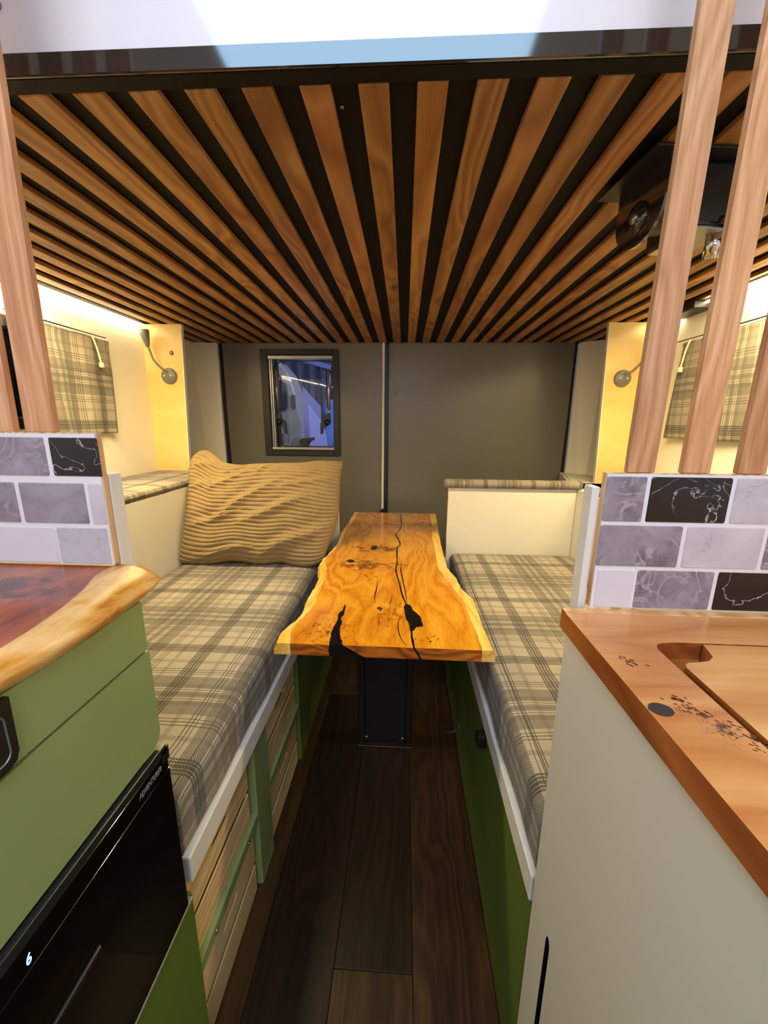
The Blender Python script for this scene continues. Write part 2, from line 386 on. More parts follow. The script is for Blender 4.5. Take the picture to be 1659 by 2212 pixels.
# inner side walls at the back: birch pillar facing the camera, grey side lining, lower box panels
def sidepillar(name, xo_b, xo_t, xw, xdoor, s):
    P = struct(empty(name, ((xo_b+xw)/2, 1.6, .75)))
    z0, z1 = .74, 1.349
    bm = bmesh.new()
    v = [bm.verts.new(c) for c in ((xw,1.6,z0),(xo_b,1.6,z0),(xo_t,1.6,z1),(xw,1.6,z1),(xw,1.612,z0),(xo_b,1.612,z0),(xo_t,1.612,z1),(xw,1.612,z1))]
    for f in ((0,1,2,3),(7,6,5,4),(0,4,5,1),(1,5,6,2),(2,6,7,3),(3,7,4,0)): bm.faces.new([v[i] for i in f])
    bm_done('pillar_face', bm, M['birch'], P)
    e = .004*s
    mesh('edge_trim', [(xo_b,1.598,z0),(xo_b+e,1.598,z0),(xo_t+e,1.598,z1),(xo_t,1.598,z1),(xo_b,1.614,z0),(xo_b+e,1.614,z0),(xo_t+e,1.614,z1),(xo_t,1.614,z1)],
         [(0,1,2,3),(7,6,5,4),(0,4,5,1),(1,5,6,2),(2,6,7,3),(3,7,4,0)], M['white'], P)
    return P
pl_ = sidepillar('wall_back_left', -.906, -.880, XL, -.915, 1)
pr_ = sidepillar('wall_back_right', .772, .750, XR, .798, -1)
def sidelining(name, pts, parent):
    # pts: [(x_bottom, x_top, y)...] grey lining from the pillar to the rear door
    vs = []; fs = []
    for xb, xt, y, _ in pts: vs += [(xb, y, .40), (xt, y, 1.349), (xb+_*.012, y, .40), (xt+_*.012, y, 1.349)]
    for i in range(len(pts)-1):
        a = i*4; b = a+4
        fs += [(a, a+1, b+1, b), (a+2, b+2, b+3, a+3), (a, b, b+2, a+2), (a+1, a+3, b+3, b+1)]
    n = (len(pts)-1)*4; fs += [(0, 2, 3, 1), (n, n+1, n+3, n+2)]
    return mesh(name, vs, fs, M['wallgrey'], parent)
sidelining('side_lining', [(-.985, -1.026, 1.614, -1), (-.985, -1.026, 1.952, -1), (-.912, -.912, 1.965, -1)], pl_)
sidelining('side_lining', [(.850, .895, 1.614, 1), (.850, .895, 1.90, 1), (.797, .799, 1.965, 1)], pr_)
box('door_side_board', -1.04, -.912, 1.965, 1.98, .40, 1.349, M['wallgrey'], pl_, .001)
box('door_side_board', .797, .925, 1.965, 1.98, .40, 1.349, M['wallgrey'], pr_, .001)
cp = tube('screw_cap', [(-.928, 1.600, 1.243), (-.928, 1.594, 1.243)], [.009, .006], M['brass'], pl_, 16)

# lower side boxes (window ledges with white front panels)
lb = struct(empty('trim_1', (-.9, 1, .4)))
box('ledge_front', -.775, -.760, .41, 1.60, .40, .755, M['white'], lb, .001)
box('ledge_top', -1.04, -.775, .41, 1.60, .740, .754, M['white'], lb, .001)
rb = struct(empty('trim_2', (.75, 1, .4)))
box('ledge_front', .630, .645, .43, 1.46, .40, .750, M['white'], rb, .001)
box('ledge_top', .645, .925, .43, 1.60, .736, .749, M['white'], rb, .001)
mesh('ledge_return', [(.630,1.46,.40),(.642,1.46,.40),(.782,1.966,.40),(.770,1.966,.40),(.630,1.46,.749),(.642,1.46,.749),(.782,1.966,.749),(.770,1.966,.749)],
     [(0,1,2,3),(7,6,5,4),(0,4,5,1),(1,5,6,2),(2,6,7,3),(3,7,4,0)], M['wallgrey'], rb)
mesh('ledge_return_top', [(.645,1.46,.736),(.925,1.46,.736),(.925,1.966,.736),(.785,1.966,.736),(.645,1.46,.749),(.925,1.46,.749),(.925,1.966,.749),(.785,1.966,.749)],
     [(3,2,1,0),(4,5,6,7),(0,1,5,4),(1,2,6,5),(2,3,7,6),(3,0,4,7)], M['wallgrey'], rb)

# rear doors -------------------------------------------------------------
YD = 1.985
d1 = struct(empty('door_1', (-.5, YD, .03)))
wx0, wx1, wz0d, wz1d = -.672, -.354, .842, 1.296
for a, b, c, d in ((-.895, wx0, .03, 1.352), (wx1, -.110, .03, 1.352), (wx0, wx1, .03, wz0d), (wx0, wx1, wz1d, 1.352)):
    box('door_panel', a, b, YD, YD+.03, c, d, M['door'], d1, 0)
mesh('door_seal', [(-.912,YD-.004,.4),(-.885,YD-.004,.4),(-.900,YD-.004,1.35),(-.912,YD-.004,1.35),(-.912,YD+.02,.4),(-.885,YD+.02,.4),(-.900,YD+.02,1.35),(-.912,YD+.02,1.35)],
     [(0,1,2,3),(7,6,5,4),(0,4,5,1),(1,5,6,2),(2,6,7,3),(3,7,4,0)], M['black'], d1)
box('closing_strip', -.113, -.101, YD-.012, YD+.01, .545, 1.349, M['white'], d1, .002)
for x, z in ((-.890, 1.09), (-.145, 1.12), (-.12, .7)):
    tube('screw', [(x, YD, z), (x, YD-.002, z)], .003, M['steel'], d1, 10)
d2 = struct(empty('door_2', (.35, YD, .03)))
box('door_panel', -.080, .785, YD, YD+.03, .03, 1.352, M['door'], d2, 0)
box('door_seal', -.099, -.082, YD-.012, YD+.012, .03, 1.349, M['black'], d2, .002)
mesh('door_seal', [(.775,YD-.004,.4),(.797,YD-.004,.4),(.797,YD-.004,1.35),(.790,YD-.004,1.35),(.775,YD+.02,.4),(.797,YD+.02,.4),(.797,YD+.02,1.35),(.790,YD+.02,1.35)],
     [(0,1,2,3),(7,6,5,4),(0,4,5,1),(1,5,6,2),(2,6,7,3),(3,7,4,0)], M['black'], d2)
bm = bmesh.new(); add_box(bm, -.115, -.088, YD-.03, YD-.012, .515, .545, .003); add_tube(bm, [(-.118, YD-.022, .53), (-.088, YD-.022, .53)], .008, 12)
bm_done('door_latch', bm, M['black'], d2)
for x, z in ((-.05, 1.12), (.3, 1.3)):
    tube('screw', [(x, YD, z), (x, YD-.002, z)], .003, M['steel'], d2, 10)

# hinged window of the left rear door
w3 = struct(empty('window_3', (-.515, YD, .82)))
fx0, fx1, fz0, fz1 = -.706, -.322, .814, 1.322
bm = bmesh.new()
add_box(bm, fx0, wx0, YD-.012, YD, fz0, fz1, .002); add_box(bm, wx1, fx1, YD-.012, YD, fz0, fz1, .002)
add_box(bm, wx0, wx1, YD-.012, YD, fz0, wz0d, .002); add_box(bm, wx0, wx1, YD-.012, YD, wz1d, fz1, .002)
bm_done('window_frame', bm, M['frame'], w3)
box('rail', wx0, wx1, YD-.005, YD+.02, 1.278, 1.294, M['alu'], w3)
box('rail', wx0, wx1, YD-.005, YD+.02, .844, .856, M['alu'], w3)
for i in range(3): box('side_track', wx0+.004+i*.010, wx0+.009+i*.010, YD+.001, YD+.018, .856, 1.278, M['alu'] if i != 2 else M['frame'], w3, .0008)
box('reveal', wx0+.028, wx0+.040, YD+.018, YD+.030, .856, 1.278, M['black'], w3)
mesh_p = rrect(wx0+.034, wx1-.002, .858, 1.276, .025)
prism('pane', mesh_p, 'y', YD+.042, YD+.045, M['pane'], w3)
bm = bmesh.new(); pp = rrect(wx0+.034, wx1-.002, .858, 1.276, .025)
add_tube(bm, [(u, YD+.040, v) for u, v in pp+[pp[0]]], .003, 6, False); bm_done('pane_rim', bm, M['darkgrey'], w3, True)
for s, xt, xb in ((1, -.643, -.644), (-1, -.379, -.381)):
    a = tube('stay_arm', [(xt, YD+.022, 1.235), (xb, YD+.022, 1.040)], .0075, M['alu'], w3, 14)
    box('arm_clip', xt-s*.030, xt+.012, YD+.014, YD+.034, 1.232, 1.248, M['black'], a, .003)
    box('arm_guide', xt+s*.010, xt+s*.014, YD+.018, YD+.026, 1.05, 1.24, M['darkgrey'], a, .001)
    tube('arm_pin', [(xb, YD+.022, 1.040), (xb, YD+.022, 1.022)], .0045, M['chrome'], a, 10)
    out = [(-.014,.045),(.010,.045),(.012,.02),(.022,.012),(.034,.0),(.036,-.055),(.024,-.055),(.020,-.028),(.004,-.018),(-.012,-.008),(-.018,.010)]
    kx = -.634 if s == 1 else -.390
    prism('stay_lever', [(kx+s*u, .978+v) for u, v in out][::s], 'y', YD+.008, YD+.024, M['black'], w3)
    tube('stay_knob', [(kx, YD+.010, .980), (kx, YD-.002, .980)], [.016, .013], M['darkgrey'], w3, 18)
out = [(-.030,-.022),(-.030,.0),(-.020,.014),(.0,.016),(.045,.020),(.045,.006),(.020,.0),(.008,-.022)]
prism('latch_handle', [(-.505+u, .885+v) for u, v in out], 'y', YD+.010, YD+.026, M['black'], w3)

# ------------------------------------------------------------------ seen through the rear window
box('garage_floor', -3, 2, 2.1, 5.2, -.32, -.30, M['yard_wall'], None, 0)['kind'] = 'structure'
yw = struct(empty('wall_garage', (-.9, 4.6, -.3)))
box('wall_panel', -2.6, 1.5, 4.6, 4.7, -.3, 2.4, M['yard_wall'], yw, 0)
gc = struct(empty('trim_3', (-.8, 3.4, 2.2)))
mesh('roof_sheet', [(-2.4,2.4,2.25),(1.4,2.4,2.25),(1.4,4.6,1.75),(-2.4,4.6,1.75),(-2.4,2.4,2.28),(1.4,2.4,2.28),(1.4,4.6,1.78),(-2.4,4.6,1.78)],
     [(0,1,2,3),(7,6,5,4),(0,4,5,1),(1,5,6,2),(2,6,7,3),(3,7,4,0)], M['yard_blue'], gc)
# hanging dark cladding boards
cl = empty('slatted_screen', (-.95, 4.2, 1.0), 'dark slatted boarding hanging in the yard behind the rear window', 'screen')
for i in range(14):
    x = -1.36+i*.062
    box('slat', x, x+.040, 4.2, 4.23, 1.10-.004*i, 1.62-.012*i, M['yard_dark'] if i % 2 else M['yard_wall'], cl, .002)
for x in (-1.40, -.46): box('post', x, x+.04, 4.2, 4.24, -.3, 1.66, M['yard_dark'], cl, .002)
mesh('rail', [(-1.32,4.16,1.66),(-.55,4.16,1.44),(-.55,4.16,1.48),(-1.32,4.16,1.72),(-1.32,4.19,1.66),(-.55,4.19,1.44),(-.55,4.19,1.48),(-1.32,4.19,1.72)],
     [(0,1,2,3),(7,6,5,4),(0,4,5,1),(1,5,6,2),(2,6,7,3),(3,7,4,0)], M['lilac'], cl)
# leaning boards
tag(prism('tall_board', [(-.775,-.3),(-.66,-.3),(-.645,1.10),(-.72,1.18),(-.775,1.24)], 'y', 3.04, 3.06, M['lilac'], None), 'tall lilac-grey board standing upright behind the rear window', 'board')
tag(prism('offcut_board', [(-.70,-.3),(-.46,-.3),(-.60,.95),(-.715,1.105)], 'y', 2.96, 2.975, plain('pale_lilac_board', 'c9c6ee', .6), None), 'pale pointed board leaning in front of the tall lilac board', 'board')
tag(box('storage_box', -.60, -.38, 3.3, 3.5, -.3, .82, M['yard_blue'], None, .006), 'pale blue box low behind the right window stay', 'box')
tag(box('storage_chest', -.72, -.30, 3.6, 3.8, -.3, 1.18, M['yard_blue'], None, .006), 'light blue chest seen high behind the right window stay', 'box')
# neighbouring van
nv = empty('camper_van', (-1.2, 3.2, -.3), 'cream van with dark rear glass parked behind the rear window', 'van')
prof = [(-1.9,-.2),(-.86,-.2),(-.835,.55),(-.84,1.0),(-.875,1.24),(-.92,1.36),(-1.0,1.45),(-1.9,1.5)]
prism('body', prof, 'y', 3.15, 3.42, M['body'], nv, .012)
prism('rear_glass', rrect(-1.7, -.925, 1.06, 1.30, .06), 'y', 3.135, 3.149, M['body_glass'], nv)
prism('tail_lamp', rrect(-.895, -.862, 1.08, 1.19, .015), 'y', 3.13, 3.149, M['body_glass'], nv)
prism('number_plate', rrect(-1.03, -.93, .82, .89, .01), 'y', 3.135, 3.149, plain('plate_grey', '77757c', .5), nv)
box('bumper', -1.9, -.845, 3.05, 3.16, .62, .78, plain('grey_bumper', '8d8a98', .5), nv, .02)
for x in (-.95,): tube('wheel', [(x-.15, 3.285, -.17), (x+.07, 3.285, -.17)], .125, M['black'], nv, 28)
tube('wiper', [(-.99, 3.125, 1.37), (-.93, 3.122, 1.22)], .003, M['black'], nv, 6)

# ------------------------------------------------------------------ raised bed
BZ = 1.35
bed = empty('raised_bed', (-.06, 1.25, BZ), 'raised bed seen from below, brown slats on a black board', 'bed')
box('backing_board', -1.038, .922, .53, 1.998, BZ+.009, BZ+.021, M['blackboard'], bed, 0)
bm = bmesh.new()
add_box(bm, -1.038, .922, .505, .509, BZ-.0005, BZ+.0215, .0012)
bm_done('edge_trim', bm, M['alu_black'], bed)
box('front_batten', -1.038, .922, .5092, .529, BZ-.0005, BZ+.020, M['blackboard'], bed, .0006)
box('rear_rail', -1.038, .922, 1.992, 2.0, BZ-.004, BZ+.008, M['black'], bed, .001)
first = None
for k in range(-15, 14):
    x = .007+.0668*k
    if first is None:
        first = box('slat', x, x+.0345, .530, 1.992, BZ-.001, BZ+.0085, M['slat'], bed, .0012)
        x00 = x
    else:
        o = first.copy(); COL.objects.link(o); o.parent = bed; o.location = (x-x00, 0, 0)
for x, y in ((-.085, .575), (.150, .585), (-.3, 1.2)):
    tube('screw', [(x, y, BZ+.009), (x, y, BZ+.0075)], .003, M['steel'], bed, 10)
fp = tag(box('bed_side_panel', -1.038, .922, .5085, .521, BZ+.0215, 1.66, M['white_gloss'], None, .0008),
    'glossy white board standing on the black front edge of the bed', 'panel')
tube('screw', [(-.447, .509, 1.415), (-.447, .5055, 1.415)], .005, M['steel'], fp, 14)
# strip lamps (glowing strips fixed beneath the bed edge)
for nm, x, s, lab in (('led_strip', -1.022, 1, 'glowing warm strip lamp under the bed along the left window wall'), ('led_strip', .900, -1, 'glowing warm strip lamp under the bed along the right window wall')):
    L = empty(nm, (x, 1.03, BZ-.014), lab, 'lamp')
    box('housing', x-.007, x+.007, .45, 1.59, BZ-.006, BZ-.0012, M['white'], L, .001)
    box('light_strip', x-.005, x+.005, .452, 1.588, BZ-.0095, BZ-.0062, M['strip'], L, 0)

# bed lifting reel and bracket (right)
def rod(c): return Vector(c)
wi = empty('strap_winch', (.36, .68, 1.27), 'black winch with round end plate under the bed, behind the slatted posts', 'winch')
def winchpart():
    # frustum housing: round end plate on the left, box on the right
    c = Vector((.347, .700, 1.300))
    n = 24
    bm = bmesh.new()
    prof = []
    for k in range(n):   # D shaped end plate in a plane facing -x/-y
        a = math.pi+math.pi*k/(n-1)
        prof.append((.055*math.cos(a), .048*math.sin(a)))
    prof += [(.055, .048), (-.055, .048)]
    return prof
pr = winchpart()
ax = Vector((.99, .10, 0)).normalized(); up = Vector((0,0,1)); ay = up.cross(ax)
def extr(name, prof, c, t0, t1, m, par, s1=1.0):
    bm = bmesh.new(); c = Vector(c)
    A = [bm.verts.new(c+ay*u+up*v+ax*t0) for u, v in prof]; B = [bm.verts.new(c+ay*u*s1+up*v*s1+ax*t1) for u, v in prof]
    bm.faces.new(A); bm.faces.new(B[::-1]); n = len(prof)
    for i in range(n): bm.faces.new((A[i], A[(i+1)%n], B[(i+1)%n], B[i]))
    return bm_done(name, bm, m, par)
extr('end_plate', pr, (.352, .705, 1.2985), 0, .005, M['alu_black'], wi)
extr('drum', [(u*.72, v*.72) for u, v in pr], (.352, .705, 1.304), .005, .06, M['black'], wi)
tube('hub_ring', [Vector((.352,.705,1.290))+ax*-.004, Vector((.352,.705,1.290))+ax*.002], .022, M['alu_black'], wi, 24)
tube('hub_bolt', [Vector((.352,.705,1.290))+ax*-.009, Vector((.352,.705,1.290))+ax*-.003], .008, M['steel'], wi, 12)
extr('motor_box', rrect(-.045, .045, -.036, .046, .006), (.352, .705, 1.2985), .05, .115, M['darkgrey'], wi)
extr('mount_plate', rrect(-.07, .07, .046, .049, .001), (.352, .705, 1.2985), -.03, .14, M['black'], wi)
extr('box_rim', rrect(-.048, .048, -.040, -.036, .001), (.352, .705, 1.2985), .055, .118, M['steel'], wi)
tube('release_knob', [(.462, .690, 1.262), (.466, .700, 1.232)], [.012, .010], M['chrome'], wi, 14)
tube('cable', smooth_pts([(.445, .66, 1.268), (.47, .665, 1.262), (.50, .69, 1.25), (.52, .73, 1.29), (.56, .80, 1.343)]), .005, M['black'], wi, 8)
wb = tag(box('bed_bracket', .862, .922, 1.33, 1.46, 1.325, 1.3485, M['black'], None, .003), 'small black bracket under the bed beside the right strip lamp', 'bracket')

# ------------------------------------------------------------------ benches
def bench(name, xf, xw, s, y0, y1, label):
    """xf: aisle face, s: +1 body extends to +x"""
    B = empty(name, ((xf+xw)/2, (y0+y1)/2, 0), label, 'bench')
    box('seat_board', xf+s*.0185, xw, y0, y1, .385, .400, M['white_rough'], B, .001)
    box('front_rail', xf, xf+s*.018, y0, y1, .358, .4005, M['white_rough'], B, .0015)
    return B
BL = bench('bench_seat', -.280, -.758, -1, .3975, 1.44, 'left bench with white seat edge over green framed crate openings')
box('side_panel', -.287, -.305, .955, 1.95, 0, .358, M['green2'], BL, .001)
box('post', -.287, -.325, .632, .706, 0, .358, M['green'], BL, .002)
for a, b in ((.3975, .632), (.706, .955)):
    r = box('shelf_rail', -.287, -.303, a, b, .170, .193, M['green'], BL, .001)
    box('shelf_board', -.303, -.70, a, b, .178, .186, M['crate'], BL, .0005)
    for yy in (a+.05, b-.05): tube('screw', [(-.287, yy, .181), (-.2845, yy, .181)], .0035, M['steel'], r, 10)
box('divider_panel', -.325, -.70, .66, .68, 0, .358, M['black'], BL, 0)
box('back_panel', -.70, -.712, .3975, .955, 0, .358, M['black'], BL, 0)
n = 0
def crate(x, y0, y1, z0, z1, label):
    C_ = empty('crate', (x-.2, (y0+y1)/2, z0), label, 'crate', 'pine crates in the left bench')
    H = z1-z0; g = .012; zm = z0+H*.46; th = .004
    # lower slat, upper slat with hand slot (built around the slot)
    box('slat', x, x-th, y0, y1, z0, zm-g/2, M['crate'], C_, .0012)
    sy0, sy1 = y0+(y1-y0)*.34, y0+(y1-y0)*.62; sz0, sz1 = zm+(z1-zm)*.46, zm+(z1-zm)*.62
    bm = bmesh.new()
    def addhole():
        out = [(y0, zm+g/2), (y1, zm+g/2), (y1, z1), (y0, z1)]
        hole = rrect(sy0, sy1, sz0, sz1, (sz1-sz0)*.49, 4)
        for t, flip in ((x, 1), (x-th, -1)):
            vo = [bm.verts.new((t, u, v)) for u, v in out]; vh = [bm.verts.new((t, u, v)) for u, v in hole]
            eo = [bm.edges.new((vo[i], vo[(i+1)%4])) for i in range(4)]; eh = [bm.edges.new((vh[i], vh[(i+1)%len(vh)])) for i in range(len(vh))]
            bmesh.ops.triangle_fill(bm, use_beauty=True, edges=eo+eh)
            yield vo, vh
    (a, ah), (b, bh) = list(addhole())
    for P, Q in ((a, b), (ah, bh)):
        for i in range(len(P)): bm.faces.new((P[i], P[(i+1)%len(P)], Q[(i+1)%len(P)], Q[i]))
    bm_done('slat', bm, M['crate'], C_)
    box('shade_sheet', x-th-.0015, x-th-.004, y0+.008, y1-.008, z0+.006, z1-.002, M['black'], C_, 0)  # black sheet standing in for the shade inside, darkens gap and hand slot
    box('side_slat', x-th, x-.36, y0, y0+.007, z0, z1-.01, M['crate'], C_, .0005)
    box('side_slat', x-th, x-.36, y1-.007, y1, z0, z1-.01, M['crate'], C_, .0005)
    box('base_slat', x-th, x-.36, y0+.007, y1-.007, z0, z0+.006, M['crate'], C_, .0005)
    return C_
crate(-.296, .402, .617, .194, .350, 'upper pine crate nearest the fridge under the left bench')
crate(-.296, .402, .622, .004, .160, 'lower pine crate nearest the fridge, resting on the floor')
crate(-.296, .712, .948, .194, .350, 'upper pine crate beyond the green post, near the table')
crate(-.296, .712, .948, .004, .160, 'lower pine crate beyond the green post, resting on the floor')

BR = bench('bench_seat', .178, .630, 1, .402, 1.44, 'right bench with plain green front and white seat edge')
box('front_panel', .182, .200, .402, 1.95, 0, .358, M['green2'], BR, .001)
box('lock_knob', .162, .182, .688, .712, .322, .352, M['black'], BR, .004, 2)
bm = bmesh.new(); add_box(bm, .178, .182, 1.02, 1.045, .035, .085, .001); add_tube(bm, [(.178, 1.035, .055), (.160, 1.03, .052), (.148, 1.028, .056)], .003, 8)
bm_done('hinge_hook', bm, M['steel'], BR)

# backrests
bl_ = empty('backrest_board', (-.5, 1.45, .40), 'white seat back board behind the corduroy pillow', 'backrest')
box('panel', -.758, -.245, 1.438, 1.453, .401, .748, M['white'], bl_, .001)
br_ = empty('backrest_board', (.4, 1.45, .40), 'cream seat back board at the end of the right bench', 'backrest')
box('panel', .166, .629, 1.430, 1.445, .401, .750, M['white'], br_, .001)

def cushion(name, x0, x1, y0, y1, z0, z1, mat, label, uoff_side, r=.016, nx=36, ny=70, amp=.003, cat='cushion', seamx=None):
    """rounded slab; u runs over the top and down the side faces"""
    verts, uvs, idx = [], [], {}
    # closed section loop: bottom-left, up left side, over the top, down right side
    sec = []
    H = z1-z0
    sec.append((x0+.004, z0, -H))
    sec.append((x0, z0+.012, -(H-.012)))
    sec.append((x0, z0+H*.5, -H*.5))
    for k in range(6):
        a = math.pi-math.pi/2*k/5; sec.append((x0+r+r*math.cos(a), z1-r+r*math.sin(a), None))
    for i in range(1, nx): sec.append((x0+r+(x1-x0-2*r)*i/nx, z1, None))
    for k in range(6):
        a = math.pi/2-math.pi/2*k/5; sec.append((x1-r+r*math.cos(a), z1-r+r*math.sin(a), None))
    sec.append((x1, z0+H*.5, None)); sec.append((x1, z0+.012, None)); sec.append((x1-.004, z0, None))
    # arc length u measured so that top keeps u=x
    L = [0]
    for a, b in zip(sec, sec[1:]): L.append(L[-1]+math.hypot(b[0]-a[0], b[1]-a[1]))
    i0 = 3+5
    base = sec[i0][0]-L[i0]
    ys = [(y0+.004, 1.0), (y0, .9), (y0, .45)]
    rows = [(y0+r-r*math.cos(math.pi/2*k/5), 1-math.sin(math.pi/2*k/5)) for k in range(6)]
    mid = [(y0+r+(y1-y0-2*r)*j/ny, 0) for j in range(1, ny)]
    rows2 = [(y1-r+r*math.sin(math.pi/2*k/5), 1-math.cos(math.pi/2*k/5)) for k in range(6)]
    allr = rows+mid+rows2
    for j, (y, dz) in enumerate(allr):
        for i, (x, z, _) in enumerate(sec):
            zz = z
            if z > z0+H*.55: zz = z-dz*r
            cx = (x0+x1)/2
            n = noise.noise(Vector((x*5, y*5, 3)))*amp+noise.noise(Vector((x*17, y*17, 8)))*amp*.35
            inx = min(1, (x-x0)/.05, (x1-x)/.05); iny = min(1, (y-y0)/.05, (y1-y)/.05)
            if z > z1-.002 : zz += n+.004*max(0, inx)*max(0, iny)
            xx = x+(noise.noise(Vector((y*9, z*12, 1)))*amp*.8 if i < 6 or i > len(sec)-7 else 0)
            verts.append((xx, y, zz)); uvs.append((base+L[i], y))
    m = len(sec); faces = []
    for j in range(len(allr)-1):
        for i in range(m-1): faces.append((j*m+i, j*m+i+1, (j+1)*m+i+1, (j+1)*m+i))
        faces.append((j*m+m-1, j*m, (j+1)*m, (j+1)*m+m-1))
    # end caps as strips between mirrored section points
    def cap(j, rev):
        a = j*m; k0, k1 = 0, m-1; fs = []
        while k1-k0 > 1:
            q = (a+k0, a+k0+1, a+k1-1, a+k1) if k1-k0 > 2 else (a+k0, a+k0+1, a+k1)
            fs.append(q[::-1] if not rev else q); k0 += 1; k1 -= 1
        return fs
    faces += cap(0, True)+cap(len(allr)-1, False)
    o = mesh(name, verts, faces, mat, None, True, uvs)
    bm = bmesh.new(); bm.from_mesh(o.data); bmesh.ops.recalc_face_normals(bm, faces=bm.faces); bm.to_mesh(o.data); bm.free()
    tag(o, label, cat)
    if seamx is not None:
        pts = [(seamx, y0+.03+(y1-y0-.06)*k/60, z1-.0035) for k in range(61)]
        pts = []
        for j, (y, dz) in enumerate(allr):
            if dz: continue
            i = min(range(8, m-8), key=lambda q: abs(sec[q][0]-seamx)); v = verts[j*m+i]; pts.append((v[0], v[1], v[2]+.0001))
        tube('seam', pts, .0009, plain('seam_thread', '5d5346', .9), o, 5)
    return o
cL = cushion('seat_cushion', -.757, -.286, .399, 1.434, .402, .500, M['plaidL'], 'plaid seat cushion on the left bench under the corduroy pillow', 1, seamx=-.306)
cR = cushion('seat_cushion', .183, .627, .404, 1.428, .402, .500, M['plaidR'], 'plaid seat cushion on the right bench', 1, seamx=.205)
cushion('ledge_cushion', -1.034, -.757, .60, 1.596, .756, .778, M['plaidLg'], 'thin plaid pad on the ledge below the left window', 1, .010, 20, 60, .0015, 'cushion')
cushion('ledge_cushion', .632, .918, .60, 1.335, .751, .773, M['plaidLg'], 'thin plaid pad on the ledge below the right window', 1, .010, 20, 60, .0015, 'cushion')
# padded roll on top of the right backrest
def roll():
    secn = rrect(1.412, 1.452, .7505, .781, .0145, 4); L = [0]
    for a, b in zip(secn, secn[1:]+secn[:1]): L.append(L[-1]+math.hypot(b[0]-a[0], b[1]-a[1]))
    vs, uv, fs = [], [], []; N = 40; m = len(secn)
    xs = [.150]+[.153+(.640-.153)*i/N for i in range(N+1)]+[.643]
    for q, x in enumerate(xs):
        sc_ = .72 if q in (0, len(xs)-1) else (1+.03*noise.noise(Vector((x*20, 0, 0))))
        for i, (y, z) in enumerate(secn):
            vs.append((x, 1.432+(y-1.432)*sc_, .7657+(z-.7657)*sc_)); uv.append((x, L[i]*.02+.1))
    for q in range(len(xs)-1):
        for i in range(m): fs.append((q*m+i, q*m+(i+1)%m, (q+1)*m+(i+1)%m, (q+1)*m+i))
    fs.append(tuple(range(m))[::-1]); fs.append(tuple((len(xs)-1)*m+i for i in range(m)))
    o = mesh('head_bolster', vs, fs, plaid('plaid_roll_cloth', .30, .30, .17), None, True, uv)
    tag(o, 'plaid padded roll along the top of the right backrest', 'bolster')
roll()

